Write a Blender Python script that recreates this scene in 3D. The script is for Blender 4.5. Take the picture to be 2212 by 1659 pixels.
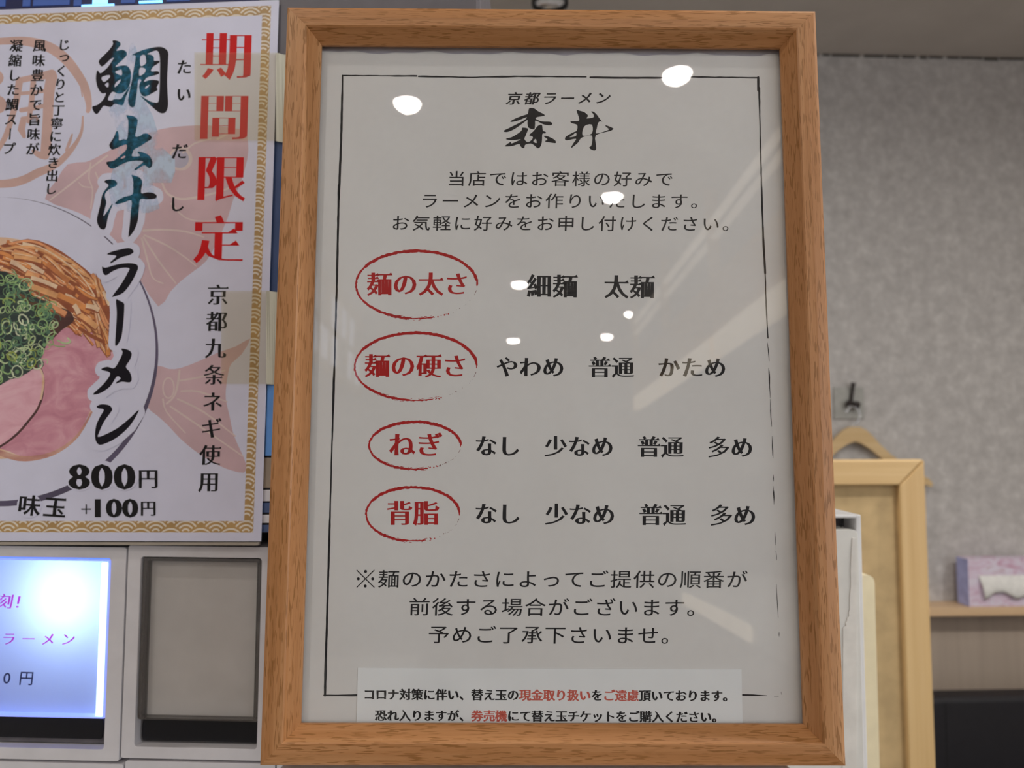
import bpy, bmesh, math, random
from mathutils import Matrix, Vector
from mathutils.geometry import tessellate_polygon

random.seed(7)
SC = bpy.context.scene
COL = SC.collection
for o in list(bpy.data.objects):
    bpy.data.objects.remove(o)

# ------------------------------------------------------------------ camera, world, exposure
F = 1661.0; CX = 1106.0; CY = 829.5
PITCH = math.radians(3.4)
CAM = Vector((0, 0, 1.4))
MC = Matrix.Translation(CAM) @ Matrix.Rotation(math.pi/2 + PITCH, 4, 'X')
cd = bpy.data.cameras.new('camera'); cam = bpy.data.objects.new('camera', cd); COL.objects.link(cam)
cam.matrix_world = MC
cd.sensor_fit = 'HORIZONTAL'; cd.sensor_width = 36.0; cd.lens = 36.0*F/2212.0
cd.clip_start = 0.01; cd.clip_end = 50
cd.dof.use_dof = True; cd.dof.focus_distance = 0.325; cd.dof.aperture_fstop = 13.0
SC.camera = cam

w = bpy.data.worlds.new('world'); SC.world = w; w.use_nodes = True
w.node_tree.nodes['Background'].inputs[0].default_value = (0.5, 0.55, 0.65, 1)
w.node_tree.nodes['Background'].inputs[1].default_value = 0.25
SC.view_settings.view_transform = 'Standard'; SC.view_settings.look = 'None'
SC.view_settings.exposure = 0.0; SC.view_settings.gamma = 1.0
SC.view_settings.use_curve_mapping = False
SC.cycles.use_denoising = True
SC.cycles.adaptive_threshold = 0.03; SC.cycles.max_bounces = 5; SC.cycles.transparent_max_bounces = 16
SC.cycles.caustics_reflective = False; SC.cycles.caustics_refractive = False
SC.cycles.sample_clamp_indirect = 4.0

LAMP_STRENGTH = 175.0
FILL_LAMP_STRENGTH = 900.0
FILL_WINDOW_STRENGTH = 3.2
ROOM_YAW = math.radians(2.5)
CEIL_Z = 2.56
# ceiling downlights (x, y) behind the photographer; the last three are unseen, added to brighten
FILL_LAMPS = [(0.85, 0.35), (1.95, 0.45), (-0.8, 0.7)]  # unseen lamps added to brighten the far wall
LAMPS = [(-0.29, -1.54), (0.49, -1.37), (0.43, -2.25), (0.10, -3.49), (0.83, -4.18), (0.09, -4.98),
         (0.77, -4.87), (-1.15, -1.2), (1.55, -0.9), (-0.55, -0.35)]

# ------------------------------------------------------------------ materials
def S(v):
    v /= 255.0
    return v/12.92 if v <= 0.04045 else ((v+0.055)/1.055)**2.4
def rgb(r, g, b): return (S(r), S(g), S(b), 1)

class NT:
    def __init__(s, name):
        s.m = bpy.data.materials.new(name); s.m.use_nodes = True
        s.t = s.m.node_tree; s.b = s.t.nodes['Principled BSDF']; s.out = s.t.nodes['Material Output']
    def n(s, typ, **kw):
        nd = s.t.nodes.new(typ)
        for k, v in kw.items():
            if k in nd.inputs: nd.inputs[k].default_value = v
            else: setattr(nd, k, v)
        return nd
    def l(s, a, b): s.t.links.new(a, b)
    def coords(s, scale, kind='Object'):
        tc = s.n('ShaderNodeTexCoord'); mp = s.n('ShaderNodeMapping')
        mp.inputs['Scale'].default_value = scale
        s.l(tc.outputs[kind], mp.inputs['Vector']); return mp.outputs[0]
    def noise(s, vec, scale=1.0, detail=3, rough=0.5, dist=0):
        nd = s.n('ShaderNodeTexNoise'); nd.inputs['Scale'].default_value = scale
        nd.inputs['Detail'].default_value = detail; nd.inputs['Roughness'].default_value = rough
        nd.inputs['Distortion'].default_value = dist
        s.l(vec, nd.inputs['Vector']); return nd.outputs['Fac']
    def ramp(s, fac, stops):
        r = s.n('ShaderNodeValToRGB'); e = r.color_ramp.elements
        while len(e) < len(stops): e.new(0.5)
        for k, (p, c) in enumerate(stops): e[k].position = p; e[k].color = c
        s.l(fac, r.inputs[0]); return r.outputs[0]
    def mix(s, fac, a, b, mode='MIX'):
        m = s.n('ShaderNodeMix', data_type='RGBA', blend_type=mode)
        for sock, v in ((m.inputs[0], fac), (m.inputs[6], a), (m.inputs[7], b)):
            if hasattr(v, 'links'): s.l(v, sock)
            else: sock.default_value = v
        return m.outputs[2]
    def math(s, op, a, b=0.0):
        m = s.n('ShaderNodeMath', operation=op)
        for k, v in enumerate((a, b)):
            if hasattr(v, 'links'): s.l(v, m.inputs[k])
            else: m.inputs[k].default_value = v
        return m.outputs[0]
    def bump(s, h, strength=0.2, dist=0.001):
        b = s.n('ShaderNodeBump'); b.inputs['Strength'].default_value = strength
        b.inputs['Distance'].default_value = dist
        s.l(h, b.inputs['Height']); s.l(b.outputs[0], s.b.inputs['Normal'])

def plain(name, col, rough=0.5, metal=0.0, spec=0.5, vary=0.04, scale=60, coat=0.0, bump=0.0):
    t = NT(name); v = t.coords((scale,)*3); f = t.noise(v, 1.0, 4)
    dark = tuple(c*(1-vary*2.2) for c in col[:3])+(1,); lite = tuple(min(1, c*(1+vary*2.2)) for c in col[:3])+(1,)
    t.l(t.ramp(f, [(0.3, dark), (0.7, lite)]), t.b.inputs['Base Color'])
    t.b.inputs['Roughness'].default_value = rough; t.b.inputs['Metallic'].default_value = metal
    t.b.inputs['Specular IOR Level'].default_value = spec; t.b.inputs['Coat Weight'].default_value = coat
    t.b.inputs['Coat Roughness'].default_value = 0.05
    if bump: t.bump(f, bump, 0.001)
    return t.m

def wood(name, base, dark, lite, fleck, sc=1.0, fl=True, rough=0.42):
    """grain runs along local x"""
    t = NT(name)
    streak = t.noise(t.coords((9*sc, 420*sc, 420*sc)), 1.0, 4, 0.6, 0.4)
    broad = t.noise(t.coords((5*sc, 70*sc, 70*sc)), 1.0, 3, 0.5, 0.6)
    c1 = t.ramp(streak, [(0.30, dark), (0.5, base), (0.70, lite)])
    c2 = t.ramp(broad, [(0.32, dark), (0.5, base), (0.68, lite)])
    c = t.mix(0.5, c1, c2)
    if fl:
        fn = t.noise(t.coords((160*sc, 1750*sc, 1750*sc)), 1.0, 1, 0.4)
        fm = t.ramp(fn, [(0.555, (0, 0, 0, 1)), (0.62, (1, 1, 1, 1))])
        area = t.ramp(t.noise(t.coords((30*sc, 260*sc, 260*sc)), 1.0, 2), [(0.34, (0.15, 0.15, 0.15, 1)), (0.55, (1, 1, 1, 1))])
        k = t.math('MULTIPLY', fm, area); k = t.math('MULTIPLY', k, 0.72)
        c = t.mix(k, c, fleck)
    t.l(c, t.b.inputs['Base Color']); t.b.inputs['Roughness'].default_value = rough
    t.bump(streak, 0.12, 0.0004)
    return t.m

def emit(name, col, strength):
    t = NT(name)
    t.b.inputs['Base Color'].default_value = (0.8, 0.8, 0.8, 1) if strength > 1 else (0.03, 0.05, 0.16, 1)
    t.b.inputs['Emission Color'].default_value = col; t.b.inputs['Emission Strength'].default_value = strength
    return t.m

def film(name, col, opacity, gloss=0.06, rough=0.1, tint=(1, 1, 1, 1)):
    t = NT(name); t.t.nodes.remove(t.b)
    tr = t.n('ShaderNodeBsdfTransparent'); tr.inputs[0].default_value = tint; df = t.n('ShaderNodeBsdfDiffuse'); df.inputs[0].default_value = col
    gl = t.n('ShaderNodeBsdfGlossy'); gl.inputs['Roughness'].default_value = rough
    m1 = t.n('ShaderNodeMixShader'); m1.inputs[0].default_value = opacity
    t.l(tr.outputs[0], m1.inputs[1]); t.l(df.outputs[0], m1.inputs[2])
    fr = t.n('ShaderNodeFresnel'); fr.inputs[0].default_value = 1.45
    k = t.math('MULTIPLY', fr.outputs[0], gloss/0.04)
    m2 = t.n('ShaderNodeMixShader'); t.l(k, m2.inputs[0]); t.l(m1.outputs[0], m2.inputs[1]); t.l(gl.outputs[0], m2.inputs[2])
    t.l(m2.outputs[0], t.out.inputs[0]); return t.m

M = {}
M['beech'] = wood('beech wood', (0.49, 0.225, 0.085, 1), (0.39, 0.165, 0.05, 1), (0.60, 0.325, 0.15, 1), (0.23, 0.088, 0.012, 1))
M['pine'] = wood('pine wood', (0.70, 0.49, 0.24, 1), (0.57, 0.37, 0.16, 1), (0.78, 0.58, 0.32, 1), (0.3, 0.15, 0.05, 1), 0.25, False)
M['shelf_wood'] = wood('pale shelf wood', (0.80, 0.56, 0.34, 1), (0.72, 0.49, 0.28, 1), (0.86, 0.64, 0.42, 1), (0.3, 0.15, 0.05, 1), 0.1, False)
M['board'] = plain('brown fibre board', (0.52, 0.38, 0.20, 1), 0.85, vary=0.06, scale=40)
M['plastic'] = plain('light grey plastic', (0.76, 0.745, 0.785, 1), 0.45, vary=0.02)
M['dark_plastic'] = plain('dark grey plastic', (0.13, 0.12, 0.135, 1), 0.5, vary=0.04)
M['blue_panel'] = plain('blue acrylic panel', (0.07, 0.11, 0.24, 1), 0.15)
M['black'] = plain('black plastic', (0.006, 0.006, 0.009, 1), 0.25)
M['gap'] = plain('dark gap', (0.01, 0.01, 0.012, 1), 0.8)
M['ink'] = plain('black ink', (0.012, 0.011, 0.013, 1), 0.55, spec=0.2)
M['red_ink'] = plain('red ink', (0.42, 0.012, 0.012, 1), 0.55, spec=0.2)
M['poster_red'] = plain('poster red ink', (0.66, 0.006, 0.008, 1), 0.4, spec=0.2)
M['note_red'] = plain('note red ink', (0.56, 0.10, 0.07, 1), 0.55)
M['grey_red'] = plain('faded ink', (0.22, 0.12, 0.11, 1), 0.6)
M['note_paper'] = plain('note paper', (0.80, 0.825, 0.845, 1), 0.6, vary=0.01)
M['backing'] = plain('lavender grey backing', (0.66, 0.62, 0.68, 1), 0.8, vary=0.04)
M['print_white'] = plain('poster white', (0.72, 0.725, 0.90, 1), 0.32, vary=0.012)
M['gold'] = plain('poster gold', (0.50, 0.31, 0.12, 1), 0.35, vary=0.08)
M['cream'] = plain('poster cream line', (0.80, 0.72, 0.62, 1), 0.35)
M['peach'] = plain('poster peach', (0.64, 0.42, 0.38, 1), 0.35, vary=0.04)
M['fish_pink'] = plain('poster pink', (0.66, 0.46, 0.51, 1), 0.35, vary=0.05, scale=30)
M['fish_line'] = plain('poster pale line', (0.74, 0.60, 0.58, 1), 0.35)
M['eye_grey'] = plain('poster eye grey', (0.50, 0.46, 0.58, 1), 0.35)
M['rim'] = plain('printed rim', (0.11, 0.09, 0.16, 1), 0.35, vary=0.15, scale=25)
M['tape'] = film('pale packing tape', (0.72, 0.66, 0.48, 1), 0.025, 0.008, 0.3, (0.99, 0.975, 0.92, 1))
M['tape_end'] = film('pale packing tape end', (0.62, 0.60, 0.50, 1), 0.8, 0.008, 0.3)
M['laminate'] = film('laminate margin', (0.75, 0.75, 0.8, 1), 0.35)
M['white_enamel'] = plain('white enamel', (0.84, 0.84, 0.86, 1), 0.25, vary=0.01, coat=0.3)
M['white_plastic'] = plain('white moulded plastic', (0.88, 0.87, 0.83, 1), 0.3, vary=0.02, coat=0.3)
M['cream_plastic'] = plain('cream plastic', (0.88, 0.78, 0.54, 1), 0.4, vary=0.02)
M['peel'] = plain('peeling film', (0.90, 0.87, 0.82, 1), 0.4)
M['chrome'] = plain('chrome', (0.8, 0.8, 0.82, 1), 0.15, 1.0)
M['iron'] = plain('dark bronze', (0.02, 0.012, 0.012, 1), 0.45)
M['black_fabric'] = plain('black vinyl', (0.012, 0.011, 0.015, 1), 0.5)
M['tissue'] = plain('tissue', (0.92, 0.92, 0.90, 1), 0.9, vary=0.03)
M['lavender'] = plain('lavender card', (0.46, 0.50, 0.92, 1), 0.5, vary=0.08, scale=40)
M['navy_ink'] = plain('navy ink', (0.01, 0.02, 0.12, 1), 0.5)
M['ring_black'] = plain('black metal', (0.02, 0.018, 0.02, 1), 0.4)

def mk_paper():
    t = NT('menu paper')
    f = t.noise(t.coords((9, 9, 9)), 1.0, 3, 0.5, 0.3); g = t.noise(t.coords((300, 300, 300)), 1.0, 3)
    c = t.mix(0.25, t.ramp(f, [(0.3, (0.68, 0.673, 0.668, 1)), (0.7, (0.735, 0.728, 0.72, 1))]),
              t.ramp(g, [(0.3, (0.67, 0.662, 0.657, 1)), (0.7, (0.745, 0.735, 0.727, 1))]))
    t.l(c, t.b.inputs['Base Color']); t.b.inputs['Roughness'].default_value = 0.8
    t.b.inputs['Specular IOR Level'].default_value = 0.2
    t.bump(f, 0.6, 0.012)
    return t.m
M['paper'] = mk_paper()

def mk_glass():
    t = NT('clear pane'); t.t.nodes.remove(t.b)
    tr = t.n('ShaderNodeBsdfTransparent'); tr.inputs[0].default_value = (1, 1, 1, 1)
    gl = t.n('ShaderNodeBsdfGlossy'); gl.inputs['Roughness'].default_value = 0.012
    fr = t.n('ShaderNodeFresnel'); fr.inputs[0].default_value = 1.5
    ge = t.n('ShaderNodeNewGeometry')
    k = t.math('MULTIPLY', t.math('MULTIPLY', fr.outputs[0], 1.15), t.math('SUBTRACT', 1.0, ge.outputs['Backfacing']))
    v = t.coords((14, 14, 14)); nz = t.noise(v, 1.0, 1)
    b = t.n('ShaderNodeBump'); b.inputs['Strength'].default_value = 0.12; b.inputs['Distance'].default_value = 0.0008
    t.l(nz, b.inputs['Height']); t.l(b.outputs[0], gl.inputs['Normal'])
    m = t.n('ShaderNodeMixShader'); t.l(k, m.inputs[0]); t.l(tr.outputs[0], m.inputs[1]); t.l(gl.outputs[0], m.inputs[2])
    t.l(m.outputs[0], t.out.inputs[0]); return t.m
M['glass'] = mk_glass()

def mk_wall():
    t = NT('mottled grey wallpaper')
    a = t.noise(t.coords((26, 26, 26)), 1.0, 6, 0.72, 0.2); b = t.noise(t.coords((4, 4, 4)), 1.0, 2)
    c1 = t.ramp(a, [(0.28, (0.40, 0.385, 0.38, 1)), (0.5, (0.56, 0.54, 0.535, 1)), (0.70, (0.75, 0.73, 0.72, 1))])
    c2 = t.ramp(b, [(0.3, (0.48, 0.465, 0.46, 1)), (0.7, (0.58, 0.565, 0.56, 1))])
    t.l(t.mix(0.25, c1, c2), t.b.inputs['Base Color']); t.b.inputs['Roughness'].default_value = 0.85
    t.bump(a, 0.3, 0.002); return t.m
M['wall'] = mk_wall()
M['ceiling'] = plain('ceiling paint', (0.60, 0.56, 0.52, 1), 0.9, vary=0.02, scale=8)
M['floor'] = plain('dark floor tile', (0.30, 0.27, 0.24, 1), 0.5, vary=0.1, scale=5)
def mk_panel():
    t = NT('grey brown wood panelling')
    f = t.noise(t.coords((40, 40, 1.5)), 1.0, 4, 0.6)
    t.l(t.ramp(f, [(0.3, (0.45, 0.37, 0.305, 1)), (0.7, (0.53, 0.44, 0.365, 1))]), t.b.inputs['Base Color'])
    t.b.inputs['Roughness'].default_value = 0.7; return t.m
M['panelling'] = mk_panel()
M['lamp'] = emit('lamp glow', (1.0, 0.93, 0.84, 1), LAMP_STRENGTH)
M['fill_lamp'] = emit('fill lamp glow', (1.0, 0.95, 0.88, 1), FILL_LAMP_STRENGTH)
M['cove'] = emit('painted warm glow', (1.0, 0.82, 0.58, 1), 2.2); M['painted_glow_dim'] = emit('painted dim warm glow', (1.0, 0.84, 0.66, 1), 1.6)
M['navy_panel'] = plain('navy display', (0.03, 0.035, 0.11, 1), 0.2); M['dim_blue'] = emit('dim blue display cell', (0.08, 0.22, 0.8, 1), 0.22)
M['shoji'] = emit('backlit shoji paper', (0.72, 0.78, 1.0, 1), 1.6)
M['cyan_glow'] = emit('cyan button light', (0.05, 0.45, 1.0, 1), 2.2)
M['blue_glow'] = emit('blue edge light', (0.03, 0.14, 1.0, 1), 1.1)
M['white_glow'] = emit('white edge light', (0.45, 0.68, 1.0, 1), 2.0)

def mk_insert(name, col):
    t = NT(name); t.t.nodes.remove(t.b)
    d = t.n('ShaderNodeBsdfDiffuse'); d.inputs[0].default_value = col
    tl = t.n('ShaderNodeBsdfTranslucent'); tl.inputs[0].default_value = col
    m = t.n('ShaderNodeMixShader'); m.inputs[0].default_value = 0.55
    t.l(d.outputs[0], m.inputs[1]); t.l(tl.outputs[0], m.inputs[2]); t.l(m.outputs[0], t.out.inputs[0]); return t.m
M['insert'] = mk_insert('translucent label paper', (0.62, 0.62, 0.70, 1))
M['pink_ink'] = mk_insert('magenta ink', (0.95, 0.10, 0.72, 1))
M['insert_grey'] = plain('unlit label paper', (0.60, 0.57, 0.55, 1), 0.6, vary=0.03, scale=40)
M['acrylic_dark'] = film('smoky acrylic', (0.14, 0.12, 0.11, 1), 0.6)
M['foot_grey'] = plain('smoky clear plastic', (0.12, 0.11, 0.11, 1), 0.3, vary=0.1, scale=90)
M['cavity'] = plain('white cavity', (0.7, 0.75, 0.85, 1), 0.7)

def mk_title(uc, vc, du, dv):
    """black ink with a teal wash: a print colour that varies over the sheet"""
    t = NT('title ink with teal wash')
    tc = t.n('ShaderNodeTexCoord'); sp = t.n('ShaderNodeSeparateXYZ'); t.l(tc.outputs['Object'], sp.inputs[0])
    nz = t.noise(t.coords((260, 260, 260)), 1.0, 3, 0.6); nb = t.noise(t.coords((90, 90, 90)), 1.0, 2)
    wob = t.math('MULTIPLY', t.math('SUBTRACT', nb, 0.5), du*1.2)
    x = t.math('ABSOLUTE', t.math('ADD', t.math('SUBTRACT', sp.outputs[0], uc), wob))
    mx = t.ramp(t.math('DIVIDE', x, du), [(0.75, (1, 1, 1, 1)), (1.0, (0, 0, 0, 1))])
    y = t.math('ADD', t.math('SUBTRACT', sp.outputs[1], vc), wob)
    my = t.ramp(t.math('DIVIDE', y, dv), [(0.0, (0, 0, 0, 1)), (0.9, (1, 1, 1, 1))])
    k = t.math('MULTIPLY', mx, my)
    teal = t.ramp(nz, [(0.30, (0.0, 0.022, 0.045, 1)), (0.48, (0.005, 0.075, 0.12, 1)), (0.65, (0.018, 0.15, 0.28, 1))])
    t.l(t.mix(k, (0.008, 0.006, 0.012, 1), teal), t.b.inputs['Base Color'])
    t.b.inputs['Roughness'].default_value = 0.4; t.b.inputs['Specular IOR Level'].default_value = 0.2; return t.m

def mk_splash():
    t = NT('pale blue splash print'); t.t.nodes.remove(t.b)
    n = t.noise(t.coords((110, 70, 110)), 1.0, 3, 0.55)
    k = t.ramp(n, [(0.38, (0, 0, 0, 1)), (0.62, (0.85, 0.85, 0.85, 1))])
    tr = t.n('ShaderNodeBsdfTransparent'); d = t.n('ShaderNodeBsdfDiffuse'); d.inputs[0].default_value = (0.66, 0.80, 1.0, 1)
    m = t.n('ShaderNodeMixShader'); t.l(k, m.inputs[0]); t.l(tr.outputs[0], m.inputs[1]); t.l(d.outputs[0], m.inputs[2])
    t.l(m.outputs[0], t.out.inputs[0]); return t.m
M['splash'] = mk_splash()

def mk_meat(name, a, b, c):
    t = NT(name); f = t.noise(t.coords((55, 85, 55)), 1.0, 5, 0.6, 1.2)
    t.l(t.ramp(f, [(0.3, a), (0.5, b), (0.72, c)]), t.b.inputs['Base Color'])
    t.b.inputs['Roughness'].default_value = 0.35; return t.m
M['meat'] = mk_meat('printed pork', (0.56, 0.22, 0.29, 1), (0.68, 0.31, 0.39, 1), (0.80, 0.45, 0.52, 1))
M['meat_light'] = mk_meat('printed pork front', (0.72, 0.35, 0.43, 1), (0.82, 0.46, 0.54, 1), (0.88, 0.58, 0.63, 1))
M['meat_edge'] = mk_meat('printed pork edge', (0.45, 0.17, 0.17, 1), (0.62, 0.32, 0.25, 1), (0.75, 0.48, 0.38, 1))
M['broth'] = mk_meat('printed broth', (0.72, 0.42, 0.24, 1), (0.82, 0.58, 0.42, 1), (0.85, 0.68, 0.60, 1))
M['brown'] = mk_meat('printed dark', (0.05, 0.02, 0.02, 1), (0.09, 0.035, 0.03, 1), (0.16, 0.06, 0.04, 1))
M['onion_dark'] = mk_meat('printed onion dark', (0.01, 0.015, 0.02, 1), (0.03, 0.05, 0.045, 1), (0.08, 0.12, 0.08, 1))
MENMA = [plain('printed bamboo %d' % i, c, 0.35, vary=0.1, scale=120) for i, c in enumerate(
    [(0.74, 0.29, 0.09, 1), (0.84, 0.42, 0.18, 1), (0.62, 0.22, 0.075, 1), (0.92, 0.62, 0.42, 1), (0.80, 0.35, 0.16, 1), (0.36, 0.10, 0.04, 1)])]
ONION = [plain('printed onion %d' % i, c, 0.35, vary=0.1, scale=150) for i, c in enumerate(
    [(0.18, 0.33, 0.15, 1), (0.32, 0.50, 0.20, 1), (0.50, 0.62, 0.34, 1), (0.09, 0.19, 0.12, 1), (0.66, 0.72, 0.50, 1), (0.38, 0.46, 0.10, 1)])]

# ------------------------------------------------------------------ object helpers
def mesh(name, verts, faces, mats, idx=None, smooth=False):
    me = bpy.data.meshes.new(name); me.from_pydata([tuple(v) for v in verts], [], faces)
    for m in (mats if isinstance(mats, (list, tuple)) else [mats]): me.materials.append(m)
    if idx: me.polygons.foreach_set('material_index', idx)
    if smooth:
        for p in me.polygons: p.use_smooth = True
    me.update(); return me

def obj(name, me, parent=None, mat=None):
    o = bpy.data.objects.new(name, me); COL.objects.link(o)
    if parent: o.parent = parent
    if mat is not None: o.matrix_local = mat
    return o

def tag(o, label, cat, group=None):
    o['label'] = label; o['category'] = cat
    if group: o['group'] = group
    return o

def empty(name, mat, label, cat, group=None):
    o = bpy.data.objects.new(name, None); COL.objects.link(o); o.empty_display_size = 0.02
    o.matrix_world = mat; return tag(o, label, cat, group)

def bm_mesh(name, bm, mats, smooth=False):
    me = bpy.data.meshes.new(name); bmesh.ops.recalc_face_normals(bm, faces=bm.faces)
    bm.to_mesh(me); bm.free()
    for m in (mats if isinstance(mats, (list, tuple)) else [mats]): me.materials.append(m)
    if smooth:
        for p in me.polygons: p.use_smooth = True
    return me

def add_box(bm, x0, x1, y0, y1, z0, z1, bev=0.0, seg=2):
    r = bmesh.ops.create_cube(bm, size=1.0)
    for v in r['verts']:
        v.co = Vector((x0+(v.co.x+.5)*(x1-x0), y0+(v.co.y+.5)*(y1-y0), z0+(v.co.z+.5)*(z1-z0)))
    if bev:
        es = list({e for v in r['verts'] for e in v.link_edges})
        bmesh.ops.bevel(bm, geom=es, offset=bev, segments=seg, affect='EDGES', profile=0.5)

def box(name, x0, x1, y0, y1, z0, z1, mat, parent=None, bev=0.0, seg=2, m4=None):
    bm = bmesh.new(); add_box(bm, x0, x1, y0, y1, z0, z1, bev, seg)
    return obj(name, bm_mesh(name, bm, mat), parent, m4)

def tube(name, pts, r, mat, parent=None, seg=10, m4=None):
    """swept round tube through pts; r number or list"""
    pts = [Vector(p) for p in pts]; vs = []; fs = []
    up = None
    for i, p in enumerate(pts):
        d = (pts[min(i+1, len(pts)-1)]-pts[max(i-1, 0)]).normalized()
        if up is None: up = d.orthogonal().normalized()
        up = (up - d*up.dot(d)).normalized(); s = d.cross(up)
        rr = r[i] if isinstance(r, (list, tuple)) else r
        for k in range(seg):
            a = 2*math.pi*k/seg; vs.append(p+(up*math.cos(a)+s*math.sin(a))*rr)
    for i in range(len(pts)-1):
        for k in range(seg):
            a = i*seg+k; b = i*seg+(k+1) % seg; fs.append((a, b, b+seg, a+seg))
    fs.append(tuple(range(seg))[::-1]); fs.append(tuple(range((len(pts)-1)*seg, len(pts)*seg)))
    me = mesh(name, vs, fs, mat, smooth=True); return obj(name, me, parent, m4)

def lathe(name, prof, mat, parent=None, seg=32, m4=None, smooth=True):
    vs = []; fs = []
    for r, z in prof:
        for k in range(seg):
            a = 2*math.pi*k/seg; vs.append((r*math.cos(a), r*math.sin(a), z))
    for i in range(len(prof)-1):
        for k in range(seg):
            a = i*seg+k; b = i*seg+(k+1) % seg; fs.append((a, b, b+seg, a+seg))
    return obj(name, mesh(name, vs, fs, mat, smooth=smooth), parent, m4)

def extrude(name, loop, z0, z1, mat, parent=None, holes=(), bev=0.0, m4=None):
    """flat outline with holes -> solid between z0 and z1"""
    loops = [loop]+list(holes); flat = [p for l in loops for p in l]
    tris = tessellate_polygon([[Vector((p[0], p[1], 0)) for p in l] for l in loops])
    n = len(flat); vs = [(p[0], p[1], z1) for p in flat]+[(p[0], p[1], z0) for p in flat]
    fs = [tuple(t) for t in tris]+[tuple(i+n for i in t[::-1]) for t in tris]; o = 0
    for l in loops:
        for i in range(len(l)):
            a = o+i; b = o+(i+1) % len(l); fs.append((a, b, b+n, a+n))
        o += len(l)
    bm = bmesh.new(); bv = [bm.verts.new(v) for v in vs]
    for f in fs:
        try: bm.faces.new([bv[i] for i in f])
        except ValueError: pass
    me = bm_mesh(name, bm, mat); ob = obj(name, me, parent, m4)
    if bev:
        md = ob.modifiers.new('bevel', 'BEVEL'); md.width = bev; md.segments = 2; md.limit_method = 'ANGLE'
    return ob

def rrect(x0, x1, y0, y1, r, n=5):
    pts = []
    for cx, cy, a0 in ((x1-r, y1-r, 0), (x0+r, y1-r, 90), (x0+r, y0+r, 180), (x1-r, y0+r, 270)):
        for k in range(n+1):
            a = math.radians(a0+90*k/n); pts.append((cx+r*math.cos(a), cy+r*math.sin(a)))
    return pts

# ------------------------------------------------------------------ planes the camera looks at
def rotc(roll, pitch, yaw):
    return Matrix.Rotation(roll, 4, 'Z') @ Matrix.Rotation(pitch, 4, 'X') @ Matrix.Rotation(yaw, 4, 'Y')

def ray(px, py):
    return (MC.to_3x3() @ Vector(((px-CX)/F, -(py-CY)/F, -1)))

class Plane:
    """local x right, y up, z towards the viewer"""
    def __init__(s, roll, pitch, yaw, T):
        s.m = MC @ Matrix.Translation(T) @ rotc(roll, pitch, yaw); s.i = s.m.inverted()
        s.o = s.i @ CAM; s.r = s.i.to_3x3()
    def at(s, px, py, z=0.0):
        d = s.r @ ray(px, py); t = (z-s.o.z)/d.z
        return (s.o.x+d.x*t, s.o.y+d.y*t)

def at_depth(px, py, D):
    return MC @ Vector(((px-CX)/F*D, -(py-CY)/F*D, -D))

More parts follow.
